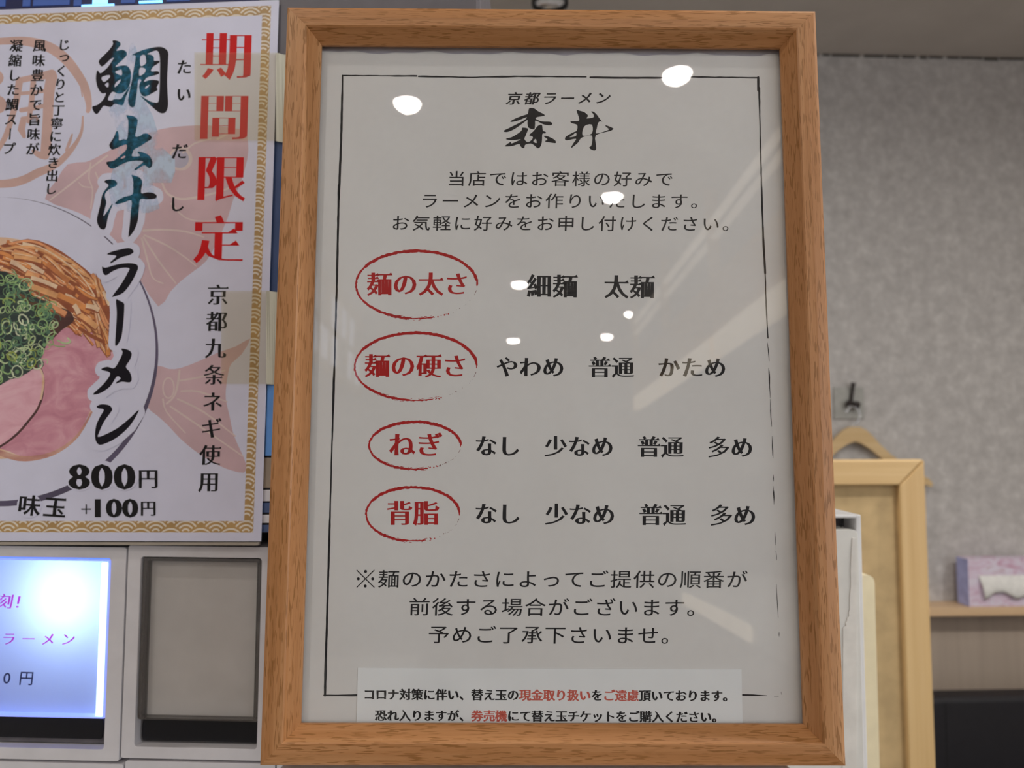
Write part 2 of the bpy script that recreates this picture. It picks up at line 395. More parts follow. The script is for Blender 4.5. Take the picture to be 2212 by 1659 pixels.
# ------------------------------------------------------------------ flat print engine
class Print:
    """collects flat shapes given as photograph pixels on one plane"""
    def __init__(s, plane, z):
        s.p = plane; s.z = z; s.v = []; s.f = []; s.mi = []; s.c = 0; s.step = 0.0
    def add(s, pts, faces, mi=0, dz=0.0):
        b = len(s.v); s.c += 1; dz = dz+s.c*s.step
        for x, y in pts:
            u, v = s.p.at(x, y, s.z+dz); s.v.append((u, v, s.z+dz))
        for f in faces: s.f.append(tuple(i+b for i in f)); s.mi.append(mi)
    def poly(s, pts, holes=(), mi=0, dz=0.0, smooth=0):
        loops = [pts]+list(holes)
        if smooth: loops = [cat_rom(l, smooth) for l in loops]
        flat = [p for l in loops for p in l]
        tr = tessellate_polygon([[Vector((p[0], p[1], 0)) for p in l] for l in loops])
        s.add(flat, [t for t in tr], mi, dz)
    def stroke(s, pts, mi=0, dz=0.0, smooth=0, closed=False, ends=True):
        """pts (x, y, width)"""
        if smooth: pts = cat_rom(pts, smooth, closed)
        n = len(pts); L = []; R = []
        for i in range(n):
            a = pts[(i-1) % n if closed else max(i-1, 0)]; b = pts[(i+1) % n if closed else min(i+1, n-1)]
            dx, dy = b[0]-a[0], b[1]-a[1]; l = math.hypot(dx, dy) or 1; nx, ny = -dy/l, dx/l; h = pts[i][2]/2
            L.append((pts[i][0]+nx*h, pts[i][1]+ny*h)); R.append((pts[i][0]-nx*h, pts[i][1]-ny*h))
        fs = [(i, (i+1) % n, n+(i+1) % n, n+i) for i in range(n if closed else n-1)]
        s.add(L+R, fs, mi, dz)
        if ends and not closed:
            for i, j in ((0, 1), (n-1, n-2)):
                w_ = pts[i][2]/2
                if w_ < .7: continue
                dx, dy = pts[i][0]-pts[j][0], pts[i][1]-pts[j][1]; a = math.atan2(dy, dx)
                s.c -= 1
                s.add([(pts[i][0]+w_*math.cos(a-math.pi/2+math.pi*k/6), pts[i][1]+w_*math.sin(a-math.pi/2+math.pi*k/6)) for k in range(7)], [tuple(range(7))], mi, dz)
    def disc(s, x, y, r, mi=0, dz=0.0, n=10, ry=None):
        ry = ry or r
        s.add([(x+r*math.cos(2*math.pi*k/n), y+ry*math.sin(2*math.pi*k/n)) for k in range(n)], [tuple(range(n))], mi, dz)
    def halo(s, pts, r, mi=0, dz=0.0):
        """outline grown by r pixels, laid down as one row of quads after another"""
        import numpy as np
        st = 0.5
        x0 = min(p[0] for p in pts)-r-2; x1 = max(p[0] for p in pts)+r+2; y0 = min(p[1] for p in pts)-r-2; y1 = max(p[1] for p in pts)+r+2
        xs = np.arange(x0, x1, st); ys = np.arange(y0, y1, 1.0); X, Y = np.meshgrid(xs, ys)
        D = np.full(X.shape, 1e9); ins = np.zeros(X.shape, bool); n = len(pts)
        for i in range(n):
            (ax, ay), (bx, by) = pts[i], pts[(i+1) % n]
            l2 = (bx-ax)**2+(by-ay)**2 or 1e-9
            t = np.clip(((X-ax)*(bx-ax)+(Y-ay)*(by-ay))/l2, 0, 1)
            D = np.minimum(D, (X-ax-t*(bx-ax))**2+(Y-ay-t*(by-ay))**2)
            if ay != by: ins ^= ((ay > Y) != (by > Y)) & (X < (bx-ax)*(Y-ay)/(by-ay)+ax)
        return xs, ys, (D < r*r) | ins
    def rows(s, parts, mi=0, dz=0.0):
        done = {}
        for xs, ys, m in parts:
            for j, y in enumerate(ys):
                row = m[j]; k = 0; n = len(row)
                while k < n:
                    if row[k]:
                        q = k
                        while q+1 < n and row[q+1]: q += 1
                        done.setdefault(round(float(y)), []).append((float(xs[k]), float(xs[q]))); k = q
                    k += 1
        for y, iv in done.items():
            iv.sort(); cur = list(iv[0]); out = []
            for a, b in iv[1:]:
                if a <= cur[1]+.6: cur[1] = max(cur[1], b)
                else: out.append(cur); cur = [a, b]
            out.append(cur)
            for a, b in out:
                s.add([(a, y-.5), (b, y-.5), (b, y+.5), (a, y+.5)], [(0, 1, 2, 3)], mi, dz)
    def build(s, name, mats, parent):
        me = mesh(name, s.v, s.f, mats, s.mi)
        bm = bmesh.new(); bm.from_mesh(me)
        for f in bm.faces:
            if f.normal.z < 0: f.normal_flip()
        bm.to_mesh(me); bm.free()
        return obj(name, me, parent)

def cat_rom(pts, k, closed=True):
    n = len(pts); out = []; d = len(pts[0])
    for i in range(n if closed else n-1):
        g = lambda j: pts[j % n] if closed else pts[min(max(j, 0), n-1)]
        p0, p1, p2, p3 = g(i-1), g(i), g(i+1), g(i+2)
        for q in range(k):
            t = q/k
            out.append(tuple(0.5*(2*p1[c]+(p2[c]-p0[c])*t+(2*p0[c]-5*p1[c]+4*p2[c]-p3[c])*t*t+(3*p1[c]-p0[c]-3*p2[c]+p3[c])*t**3) for c in range(d)))
    if not closed: out.append(tuple(pts[-1]))
    return out

# glyph outlines come from Blender's built-in interface font
GL = {}
def load_glyphs(chars):
    obs = []
    for ch in chars:
        c = bpy.data.curves.new('g', 'FONT'); c.body = ch; c.resolution_u = 3
        o = bpy.data.objects.new('g', c); COL.objects.link(o); obs.append((ch, o, c))
    dg = bpy.context.evaluated_depsgraph_get()
    for ch, o, c in obs:
        m = bpy.data.meshes.new_from_object(o.evaluated_get(dg))
        bm = bmesh.new(); bm.from_mesh(m); bmesh.ops.remove_doubles(bm, verts=bm.verts, dist=1e-5)
        bm.normal_update(); bm.verts.index_update()
        V = [(v.co.x, v.co.y) for v in bm.verts]; Fc = [[v.index for v in f.verts] for f in bm.faces]
        bm.free(); bpy.data.meshes.remove(m)
        nxt = {}; prv = {}; cnt = {}
        for f in Fc:
            ar = sum(V[f[i]][0]*V[f[(i+1) % len(f)]][1]-V[f[(i+1) % len(f)]][0]*V[f[i]][1] for i in range(len(f)))
            if ar < 0: f.reverse()
            for i in range(len(f)): cnt[(f[i], f[(i+1) % len(f)])] = 1
        for a, b in cnt:
            if (b, a) not in cnt: nxt[a] = b; prv[b] = a
        GL[ch] = (V, Fc, nxt, prv)
    for ch, o, c in obs:
        bpy.data.objects.remove(o); bpy.data.curves.remove(c)

def styled(ch, dx, dy, uro=0.0, wob=0.0):
    V, Fc, nxt, prv = GL[ch]; out = [list(v) for v in V]
    def nrm(a, b):
        ex, ey = V[b][0]-V[a][0], V[b][1]-V[a][1]; l = math.hypot(ex, ey) or 1e-9
        return ey/l, -ex/l, l
    def off(n): return dx*n[0]**2+dy*n[1]**2
    ln = {b: nrm(prv[b], b)[2] for b in nxt if b in prv}
    for i in nxt:
        if i not in prv: continue
        n1 = nrm(prv[i], i); n2 = nrm(i, nxt[i]); o1, o2 = off(n1), off(n2)
        det = n1[0]*n2[1]-n1[1]*n2[0]
        if abs(det) > 0.35:
            ddx = (o1*n2[1]-o2*n1[1])/det; ddy = (n1[0]*o2-n2[0]*o1)/det
        else:
            mx, my = n1[0]+n2[0], n1[1]+n2[1]; l = math.hypot(mx, my) or 1
            ddx, ddy = mx/l*(o1+o2)/2, my/l*(o1+o2)/2
        k = math.hypot(ddx, ddy); lim = 1.6*max(abs(dx), abs(dy))
        if k > lim: ddx *= lim/k; ddy *= lim/k
        if wob:
            q = 1+wob*math.sin(V[i][0]*9+V[i][1]*7+ord(ch)); ddx = ddx*q; ddy = ddy*q
        out[i][0] += ddx; out[i][1] += ddy
    F2 = [list(f) for f in Fc]
    if uro:
        for i in nxt:
            j = nxt[i]
            if i not in prv or j not in nxt: continue
            n0, n1, n2 = nrm(prv[i], i), nrm(i, j), nrm(j, nxt[j])
            if n1[0] > 0.93 and 0.025 < n1[2] < 0.1 and n0[1] < -0.9 and n2[1] > 0.9 and n0[2] > 0.09 and n2[2] > 0.09:
                x, yt, yb = out[j][0], out[j][1], out[i][1]; b = len(out)
                out += [[x-uro*1.7, yt], [x-uro*0.45, yt+uro*0.85], [x+uro*0.35, yb]]; F2.append([b, b+2, b+1])
    return out, F2

def line(pr, text, p0, p1, emw, emh, style, mi=0, reds=(), mi2=1, vert=False, shear=0.0, tilt=0.0):
    """lay out text with the first character centred on p0 and the last on p1 (photograph pixels)"""
    n = len(text)
    dx, dy, uro, wob = style
    a = 0.0 if vert else math.atan2(p1[1]-p0[1], p1[0]-p0[0])
    a += tilt; ca, sa = math.cos(a), math.sin(a)
    for i, ch in enumerate(text):
        if ch in ' \u3000': continue
        t = i/(n-1) if n > 1 else 0
        cx = p0[0]+(p1[0]-p0[0])*t; cy = p0[1]+(p1[1]-p0[1])*t
        V, Fc = styled(ch, dx, dy, uro, wob)
        if ch == '※':
            xm = (max(p[0] for p in V)+min(p[0] for p in V))/2; ym = (max(p[1] for p in V)+min(p[1] for p in V))/2; sc_ = .82/(max(p[0] for p in V)-min(p[0] for p in V))
            V = [(.5+(x-xm)*sc_, .37+(y-ym)*sc_*1.12) for x, y in V]
        rot = vert and ch == 'ー'
        small_up = vert and ch in 'っ'
        pts = []
        for x, y in V:
            x -= 0.5 if not ch.isascii() else 0.25; y -= 0.37
            if rot: x, y = y, -x
            if small_up: x += 0.12; y += 0.12
            x += shear*y
            X = x*emw; Y = -y*emh
            pts.append((cx+X*ca-Y*sa, cy+X*sa+Y*ca))
        pr.add(pts, Fc, mi2 if any(r0 <= i <= r1 for r0, r1 in reds) else mi)

THIN = (0.006, 0.002, 0.0, 0.0)
MIN = (0.036, -0.006, 0.075, 0.1)
MINK = (0.028, -0.008, 0.05, 0.25)
HEAVY = (0.034, -0.024, 0.09, 0.0)
BRUSH = (0.028, 0.010, 0.03, 0.4)
BOLD = (0.042, 0.012, 0.035, 0.3)
load_glyphs(sorted(set('京都ラーメン当店ではお客様の好みで作りいたします。お気軽に申し付けください麺太さ細硬やわめ普通かため'
    'ねぎなし少多背脂※によってご提供順番が前後する場合ございます予め了承下せコロナ対策伴い、替え玉の現金取り扱を遠慮頂おり'
    '恐れ入券売機にて替チケット購期間限定九条ネギ使用円味玉じっくと丁寧炊き出し風豊か旨凝縮鯛スプ刻！0０18+＋をたし出い・')))
# E1

# ------------------------------------------------------------------ the room
RY = Matrix.Rotation(ROOM_YAW, 4, 'Z')
def room(name, x0, x1, y0, y1, z0, z1, mat, kind=True):
    o = box(name, x0, x1, y0, y1, z0, z1, mat, None, 0, 2, RY.copy())
    if kind: o['kind'] = 'structure'
    return o
XL, XR, YF, YB = -1.9, 2.6, 2.27, -8.0
room('floor', XL-.1, XR+.1, YB-.1, YF+.1, -0.1, 0.0, M['floor'])
room('ceiling', XL-.1, XR+.1, YB-.1, YF+.1, CEIL_Z, CEIL_Z+.1, M['ceiling'])
room('wall_back', XL-.1, XR+.1, YF, YF+.1, 0.0, CEIL_Z, M['wall'])
room('wall_left', XL-.1, XL, YB, YF, 0.0, CEIL_Z, M['wall'])
room('wall_right', XR, XR+.1, YB, YF, 0.0, CEIL_Z, M['wall'])
room('wall_front', XL-.1, XR+.1, YB-.1, YB, 0.0, CEIL_Z, M['wall'])
room('trim_1', 0.2, XR, YF-.02, YF-.001, 0.0, 0.885, M['panelling'])
bm = bmesh.new()
x = XL
rnd = random.Random(3)
while x < XR:            # uneven dark caulk line where wall meets ceiling
    l = rnd.uniform(.02, .09); h = rnd.uniform(.002, .007)
    add_box(bm, x, min(x+l, XR), YF-.004, YF-.0005, CEIL_Z-.004-h, CEIL_Z-.0005); x += l*rnd.uniform(.9, 1.5)
o = obj('trim_2', bm_mesh('trim_2', bm, plain('dark caulk', (0.10, 0.09, 0.085, 1), 0.9)), None, RY.copy()); o['kind'] = 'structure'

# unseen window added in the right wall, its glowing pane brightens the room
wm = RY @ Matrix.Translation((XR, -3.1, 0)) @ Matrix.Rotation(math.pi, 4, 'Z')
wd_ = bpy.data.objects.new('fill_window_1', None); COL.objects.link(wd_); wd_.matrix_world = wm; wd_['kind'] = 'structure'
box('pane', .004, .008, -2.1, 2.1, .95, 2.25, emit('added window glow', (0.80, 0.90, 1.0, 1), FILL_WINDOW_STRENGTH), wd_)
for a_, b_ in ((-2.16, -2.1), (-1.07, -1.03), (-.02, .02), (1.03, 1.07), (2.1, 2.16)): box('fill_window_frame', .001, .03, a_, b_, .9, 2.3, M['shelf_wood'], wd_)
for a_, b_ in ((.9, .95), (2.25, 2.3)): box('fill_window_frame', .001, .03, -2.1, 2.1, a_, b_, M['shelf_wood'], wd_)

# downlights
LAMP_LABELS = ['round ceiling lamp mirrored near the top left of the glass', 'round ceiling lamp mirrored on the border line at the top right of the glass',
    'round ceiling lamp mirrored over the second line of small writing', 'round ceiling lamp mirrored left of the first row of black choices',
    'small mirrored ceiling lamp just below the first row of black choices, rightmost', 'small mirrored ceiling lamp, leftmost of the pair above the second row of choices',
    'small mirrored ceiling lamp, right one of the pair above the second row of choices', 'added unseen ceiling lamp behind the photographer nearest the left wall',
    'added unseen ceiling lamp behind the photographer nearest the added window', 'added unseen ceiling lamp closest behind the photographer']
def downlight(i, x, y):
    t = empty('ceiling_downlight', Matrix.Translation((x, y, CEIL_Z)),
              LAMP_LABELS[i], 'ceiling lamp', 'recessed ceiling lamps behind the photographer')
    lathe('trim_ring', [(0.0405, -0.0005), (0.043, -0.006), (0.066, -0.006), (0.070, -0.001), (0.070, 0.0)], M['white_enamel'], t, 32)
    lathe('lamp_lens', [(0.040, -0.002), (0.036, -0.012), (0.026, -0.019), (0.012, -0.023), (0.0, -0.024)], M['lamp'], t, 12)
for i, (x, y) in enumerate(LAMPS): downlight(i, x, y)

for i, (x, y) in enumerate(FILL_LAMPS):
    t = empty('ceiling_downlight', Matrix.Translation((x, y, CEIL_Z)),
              ('added unseen ceiling lamp over the signboard near the far wall', 'added unseen ceiling lamp over the right of the bench', 'added unseen ceiling lamp above the ticket machine')[i],
              'ceiling lamp')
    lathe('trim_ring', [(0.0405, -0.0005), (0.043, -0.006), (0.066, -0.006), (0.070, -0.001), (0.070, 0.0)], M['white_enamel'], t, 32)
    lathe('lamp_lens', [(0.040, -0.0008), (0.0, -0.0009)], M['fill_lamp'], t, 12)

# black cylindrical spotlight by the back wall, its lower rim just above the frame
p = ray(1188, 4); tt = (2.49-CAM.z)/p.z; P = CAM+p*tt
t = empty('ceiling_spotlight', Matrix.Translation((P.x, P.y, CEIL_Z)), 'black cylindrical spotlight on the ceiling above the wooden frame', 'ceiling lamp')
lathe('lamp_body', [(0.0, 0.0), (0.034, 0.0), (0.034, -0.012), (0.046, -0.014), (0.047, -0.078), (0.043, -0.080), (0.040, -0.066)], M['ring_black'], t, 36)
lathe('reflector', [(0.0, -0.055), (0.030, -0.057), (0.0395, -0.066)], M['chrome'], t, 36)

# lattice screen hanging along the right of the aisle, seen mirrored in the glass
t = empty('lattice_screen', Matrix.Translation((0.80, -2.6, CEIL_Z)), 'pale wooden lattice screen hanging from the ceiling behind the photographer', 'lattice screen')
box('top_rail', -.015, .015, -1.3, 1.3, -.140, -.130, M['painted_glow_dim'], t, .002)
box('top_rail', -.015, .015, -1.3, 1.3, -.208, -.200, M['painted_glow_dim'], t, .002)
box('bottom_rail', -.02, .02, -1.3, 1.3, -.66, -.58, M['cove'], t, .003)  # wooden rails made to glow, standing in for light falling on them
for s in (-1.29, -.43, .43, 1.29):
    box('post', -.02, .02, s-.015, s+.015, -.66, 0, M['shelf_wood'], t, .002)
sl = bmesh.new(); add_box(sl, -.006, .006, -.004, .004, -.58, -.36); slm = bm_mesh('slat', sl, M['shelf_wood'])
for k in range(84):
    obj('slat', slm, t, Matrix.Translation((0, -1.26+k*.0304, 0)))
for k in range(4): box('cross_bar', -.005, .005, -1.28, 1.28, -.55+k*.05, -.545+k*.05, M['shelf_wood'], t)

# backlit paper screen on the left
t = empty('paper_screen', Matrix.Translation((-0.95, -3.7, CEIL_Z)), 'backlit white paper screen with thin wooden bars at the left behind the photographer', 'paper screen')
box('frame', -.02, .02, -.75, .75, -.52, -.48, M['pine'], t); box('frame', -.02, .02, -.75, .75, -.03, -.005, M['pine'], t)
for k in range(7): box('bar', -.012, .012, -.75+k*.242, -.72+k*.242, -.48, -.03, M['pine'], t)
for k in range(6):
    for q in range(2):
        if (k*2+q) in (1, 4, 9): continue
        box('paper_pane', -.002, .002, -.71+k*.242, -.52+k*.242, -.45+q*.22, -.28+q*.22, M['shoji'], t)

# eating counter to the right of and behind the photographer
t = empty('dining_counter', Matrix.Translation((0.54, -1.3, 0)), 'pale wooden dining counter behind the photographer', 'counter')
box('counter_top', 0, .42, -.9, .75, 1.06, 1.10, M['white_plastic'], t, .004)
box('added_glow_strip', -.012, -.001, -.38, .22, 1.065, 1.10, M['cove'], t, .002)  # added glowing strip, standing in for the bright counter edge
box('front_panel', .06, .09, -.88, .73, 0, 1.06, M['panelling'], t)
box('end_panel', .09, .40, .70, .73, 0, 1.06, M['panelling'], t); box('end_panel', .09, .40, -.88, -.85, 0, 1.06, M['panelling'], t)
t = empty('side_table', Matrix.Translation((-0.7, -2.2, 0)), 'low white table behind the photographer', 'table')
box('table_top', -.35, .35, -.5, .5, .70, .73, M['white_plastic'], t, .004)
for sx in (-.3, .3):
    for sy in (-.45, .45): box('leg', sx-.02, sx+.02, sy-.02, sy+.02, 0, .70, M['white_plastic'], t)

# ------------------------------------------------------------------ far wall furniture
class WallPlane(Plane):
    def __init__(s, off):
        base = RY @ Vector((0, YF-off, 0)); x = RY.to_3x3() @ Vector((1, 0, 0)); z = RY.to_3x3() @ Vector((0, -1, 0)); y = Vector((0, 0, 1))
        s.m = Matrix.Translation((base.x, base.y, 0)) @ Matrix((x, y, z)).transposed().to_4x4(); s.i = s.m.inverted()
        s.o = s.i @ CAM; s.r = s.i.to_3x3()
W0 = WallPlane(0.0)
SH = W0.at(2100, 1297)[1]           # shelf top height
Ms = W0.m
t = empty('wall_shelf', Ms @ Matrix.Translation((1.6, SH, 0)), 'pale wooden wall shelf under the tissue box', 'shelf')
box('shelf_board', -1.0, .98, -.024, 0, .002, .090, M['shelf_wood'], t, .002)
for s in (-.7, .1, .8): box('bracket', s-.012, s+.012, -.08, -.024, .021, .09, M['shelf_wood'], t)
# tissue box lying on its long side
WB = WallPlane(0.085)
u0 = WB.at(2092, 1250)[0]; vb = SH; vt = WB.at(2092, 1208)[1]; WBm = WB.m
hb = vt-vb
t = empty('tissue_box', WBm @ Matrix.Translation((u0, vb, 0)), 'pink and lavender tissue box on its side on the wall shelf', 'tissue box')
def mk_tissue_print():
    q = NT('pink marbled carton'); f = q.noise(q.coords((18, 30, 18)), 1.0, 3, 0.5, 1.5)
    q.l(q.ramp(f, [(0.3, (0.66, 0.38, 0.54, 1)), (0.45, (0.82, 0.68, 0.84, 1)), (0.6, (0.86, 0.80, 0.94, 1)), (0.75, (0.60, 0.36, 0.46, 1))]), q.b.inputs['Base Color'])
    return q.m
Lb = .23
bm = bmesh.new(); add_box(bm, 0, Lb, .0005, hb, -.055, 0, .0015)
me = bm_mesh('carton', bm, [mk_tissue_print(), M['lavender']])
for p_ in me.polygons:
    if p_.normal.x < -.5: p_.material_index = 1
obj('carton', me, t)
# tissue tuft spilling from the slot, draped downwards
vs = []; fs = []
NX, NY = 14, 7
for j in range(NY+1):
    for i in range(NX+1):
        fx = i/NX; fy = j/NY
        u = .028+fx*.17; top = hb*.66
        drop = hb*(.50-.16*abs(math.sin(fx*math.pi*1.55+.1))**1.4)
        vs.append((u+fy*.012*(1-fx), top-drop*fy, .0012+.012*math.sin(fy*math.pi*.75)+.003*math.sin(i*1.9)*fy))
for j in range(NY):
    for i in range(NX):
        a = j*(NX+1)+i; fs.append((a, a+NX+1, a+NX+2, a+1))
o = obj('tissue', mesh('tissue', vs, fs, M['tissue'], smooth=True), t)
md = o.modifiers.new('thick', 'SOLIDIFY'); md.thickness = .0006; md.offset = 1

# black bench
WS = WallPlane(0.30)
bt = WS.at(2100, 1507)[1]
t = empty('wall_bench', WS.m @ Matrix.Translation((1.75, 0, 0)), 'black vinyl bench with backrest against the panelled wall', 'bench')
box('backrest', -.95, .80, .40, bt, -.07, .0, M['black_fabric'], t, .012, 3)
box('seat', -.95, .80, .33, .42, 0, .42, M['black_fabric'], t, .02, 3)
box('base', -.93, .78, 0, .33, -.04, .38, M['panelling'], t)
for s in (-.55, -.1, .35): box('cushion_seam', s-.002, s+.002, .45, bt-.01, .0, .0012, M['gap'], t)

# coat hook on its plate
pc = W0.at(1834, 870); A = W0.at(1863, 837); B = W0.at(1800, 905)
px = W0.at(1835, 870)[0]-W0.at(1834, 870)[0]
t = empty('wall_hook', W0.m @ Matrix.Translation((pc[0], pc[1], 0)), 'dark bronze coat hook on a pale plate', 'coat hook')
box('plate', -(A[0]-pc[0])*1.15, A[0]-pc[0], B[1]-pc[1], A[1]-pc[1], .0, .007, plain('pale plate', (0.42, 0.42, 0.40, 1), 0.6), t, .001)
tube('hook_stem', [(4*px, 41*px, .020), (3.6*px, 36*px, .018), (2.5*px, 20*px, .014), (0, 2*px, .012), (-1*px, -4*px, .010)],
     [6*px, 3.6*px, 3.2*px, 4*px, 5*px], M['iron'], t, 12)
tube('hook_arm', [(-13*px, 1*px, .022), (-9*px, -2*px, .024), (-3*px, -2*px, .014), (3*px, -5*px, .014), (8*px, -6*px, .024), (13*px, -1*px, .024)],
     [4*px, 7.5*px, 7*px, 7*px, 9*px, 5*px], M['iron'], t, 12)

# wooden coat hanger
ap = WallPlane(.030).at(1845, 938); Hm = WallPlane(.030).m
t = empty('coat_hanger', Hm @ Matrix.Translation((ap[0], ap[1], 0)), 'pale wooden coat hanger hanging from the dark hook', 'coat hanger')
right_top = [(0, 16), (12, 15), (24, 9), (36, -2), (52, -20), (75, -42), (105, -62), (135, -80), (155, -93), (163, -102)]
right_bot = [(160, -110), (150, -106), (125, -92), (95, -77), (62, -56), (35, -33), (15, -20), (0, -15)]
rt = right_top+right_bot
lt = [(-x, y) for x, y in rt[::-1]][1:-1]
loop = [(x*px, y*px) for x, y in rt+lt][::-1]
extrude('hanger_body', loop, -.007, .007, M['pine'], t, bev=.003)
hk = [(0, 14, 0), (1, 20, 0), (10, 30, 1), (13, 42, 1), (6, 54, 1), (-6, 58, 1), (-14, 50, 1), (-16, 44, 1)]
tube('hook', [(x*px, y*px, .0015*z) for x, y, z in cat_rom(hk, 4, False)], .0018, M['chrome'], t, 10)

# ------------------------------------------------------------------ pine signboard seen from behind
PS = Plane(math.radians(.35), -PITCH, math.radians(-3.0), Vector(((1900-CX)/F*1.0, 0, -1.0)))
x1, y1 = PS.at(1997, 993); _, yb_ = PS.at(2010, 1659); x0 = x1-.46
xi = PS.at(1943, 1050)[0]; yi = PS.at(1900, 1048)[1]
G = PS.m @ Matrix.Translation((x1, y1, 0))
flo = -(G.translation.z)/max(1e-6, (G.to_3x3() @ Vector((0, 1, 0))).z)      # distance down to the floor
t = empty('pine_signboard', G, 'pale pine framed board seen from its back, right of the beech frame', 'signboard')
fw = x1-xi
def rail4(parent, Wd, Ht, fw, d0, d1, mat, name='rail', bev=.002):
    """four mitred flat rails, origin top right corner, grain along local x"""
    for L, m4 in ((Wd, Matrix.Translation((-Wd/2, 0, 0)) @ Matrix.Rotation(math.pi, 4, 'Z')), (Wd, Matrix.Translation((-Wd/2, -Ht, 0))),
                  (Ht, Matrix.Translation((0, -Ht/2, 0)) @ Matrix.Rotation(math.pi/2, 4, 'Z')), (Ht, Matrix.Translation((-Wd, -Ht/2, 0)) @ Matrix.Rotation(-math.pi/2, 4, 'Z'))):
        extrude(name, [(-L/2+.0003, 0), (L/2-.0003, 0), (L/2-fw-.0003, fw), (-L/2+fw+.0003, fw)], d0, d1, mat, parent, bev=bev, m4=m4)
rail4(t, .46, .62, fw, -.022, 0, M['pine'])
box('back_board', -.46+fw*.6, -fw*.6, -.62+fw*.6, -fw*.6, -.016, -.009, M['board'], t)
for s in (-.43, -.06): box('leg', s-.015, s+.015, flo+.012, -.58, -.045, -.023, M['pine'], t, .002)
box('foot', -.45, -.01, flo+.001, flo+.03, -.18, .12, M['pine'], t, .003)

# ------------------------------------------------------------------ white case and cream appliance right of the frame
D = .50
PW = Plane(0, -PITCH, 0, Vector((0, 0, -D)))
a = PW.at(1860, 1112); b_ = PW.at(1851, 1119); c_ = PW.at(1815, 1107); u_ = lambda x, y=1200: PW.at(x, y)[0]; v_ = lambda y, x=1840: PW.at(x, y)[1]
G = PW.m @ Matrix.Translation((a[0], a[1], 0)); zf = G.translation.z
t = empty('white_case', G, 'white enamelled case with open top bay behind the frame', 'case')
wd = .12; e = a[0]-u_(1851)
ht = zf-.80
box('side_wall', -e, 0, -ht, 0, -.09, .0, M['white_enamel'], t, .0007)
box('side_wall', -wd, -wd+e, -ht, 0, -.09, .0, M['white_enamel'], t, .0007)
box('back_wall', -wd+e, -e, -ht, 0, -.09, -.086, M['white_enamel'], t)
box('top_plate', -wd+e, -e, -(a[1]-v_(1119)), 0, -.086, .0005, M['white_enamel'], t, .0007)
box('bay_back', -wd+e, -e, v_(1160)-a[1], v_(1119)-a[1], -.02, -.018, M['dark_plastic'], t)
r = u_(1850)-a[0]
extrude('rounded_cover', rrect(-wd+e*1.1, r-.0003, -ht+.002, v_(1143)-a[1], .0035, 6), -.018, .0035, M['white_plastic'], t, bev=.0014)
tube('cable', [(u_(1833)-a[0], v_(1119)-a[1], -.01), (u_(1834)-a[0], v_(1130)-a[1], -.009), (u_(1833)-a[0], v_(1143)-a[1], -.01)], .0005, M['black'], t, 8)
pl = [(1841, 1162), (1839, 1195), (1837, 1232), (1838, 1262), (1835, 1295), (1836, 1316), (1833, 1322), (1834, 1331), (1829, 1335), (1830, 1341), (1826, 1344), (1828, 1352), (1821, 1356),
      (1820, 1659), (1850, 1659), (1850, 1162)]
pz = .0038
class Sub(Plane):
    def __init__(s, m):
        s.m = m; s.i = m.inverted(); s.o = s.i @ CAM; s.r = s.i.to_3x3()
SG = Sub(G)
extrude('peeling_film', [SG.at(x, y, pz) for x, y in pl], pz-.0002, pz+.0002, M['peel'], t)
t = empty('case_stand', Matrix.Translation((G.translation.x-.06, G.translation.y+.045, 0)), 'white pedestal cabinet carrying the white case', 'cabinet')
box('cabinet_body', -.075, .065, -.065, .065, .0, zf-ht-.0005, M['white_enamel'], t, .002)

PC = Plane(0, -PITCH, 0, Vector((0, 0, -.64)))
q1 = PC.at(1889, 1242); G = PC.m @ Matrix.Translation((q1[0], q1[1], 0)); ht = G.translation.z-.60
t = empty('cream_appliance', G, 'cream plastic appliance with rounded corner beside the white case', 'appliance')
extrude('housing', rrect(-.13, 0, -ht, 0, .0065, 6), -.05, 0, M['cream_plastic'], t, bev=.0015)
o = box('base_plate', -.12, -.01, -ht-.599, -ht, -.045, -.005, M['dark_plastic'], t, .002)

# ------------------------------------------------------------------ ticket machine
POST = Plane(.00298, -.11201571, -.05152878, Vector((-.13185026, -.08261903, -.40361828)))
Mp = POST.m
pm = Mp
bp = at_depth(268, 1177, .413)
MB = Matrix.Translation(bp) @ (MC.to_3x3() @ rotc(-.0077, -PITCH, -.035).to_3x3()).to_4x4()
BP = Sub(MB)
t = empty('ticket_machine', MB, 'pale grey meal ticket machine with big square buttons, left of the frame', 'ticket machine')
inv = MB.inverted()
mz = MB.translation.z
uR = BP.at(1000, 1300)[0]
# lower body under and behind the buttons
box('housing', -.33, uR, -mz+.001, 0.0, -.40, -.075, M['plastic'], t, .002)
# upper body leaning back, parallel to the poster
up = inv @ Mp
o = box('upper_housing', -.245, .115, .004, .345, -.30, -.0046, M['dark_plastic'], t, .002, m4=up)
PU = Sub(Mp)
def pbox(name, x0, y0, x1, y1, z0, z1, mat, bev=0.0):
    a = PU.at(x0, (y0+y1)/2, z1); b = PU.at(x1, (y0+y1)/2, z1); c = PU.at((x0+x1)/2, y0, z1); d = PU.at((x0+x1)/2, y1, z1)
    return box(name, a[0], b[0], d[1], c[1], z0, z1, mat, t, bev, 2, up)
pbox('upper_panel', 556, -60, 1030, 300, -.0045, -.0022, M['dark_plastic'], .0004)
pbox('blue_panel', 556, 303, 760, 985, -.0045, -.0024, M['blue_panel'], .0004)
pbox('edge_strip', 575, 832, 700, 984, -.0024, -.0016, plain('light blue plastic', (0.14, 0.36, 0.82, 1), 0.3))
pbox('coin_plate', 556, 988, 760, 1054, -.0045, -.0020, plain('tan plate', (0.36, 0.29, 0.22, 1), 0.4), .0004)
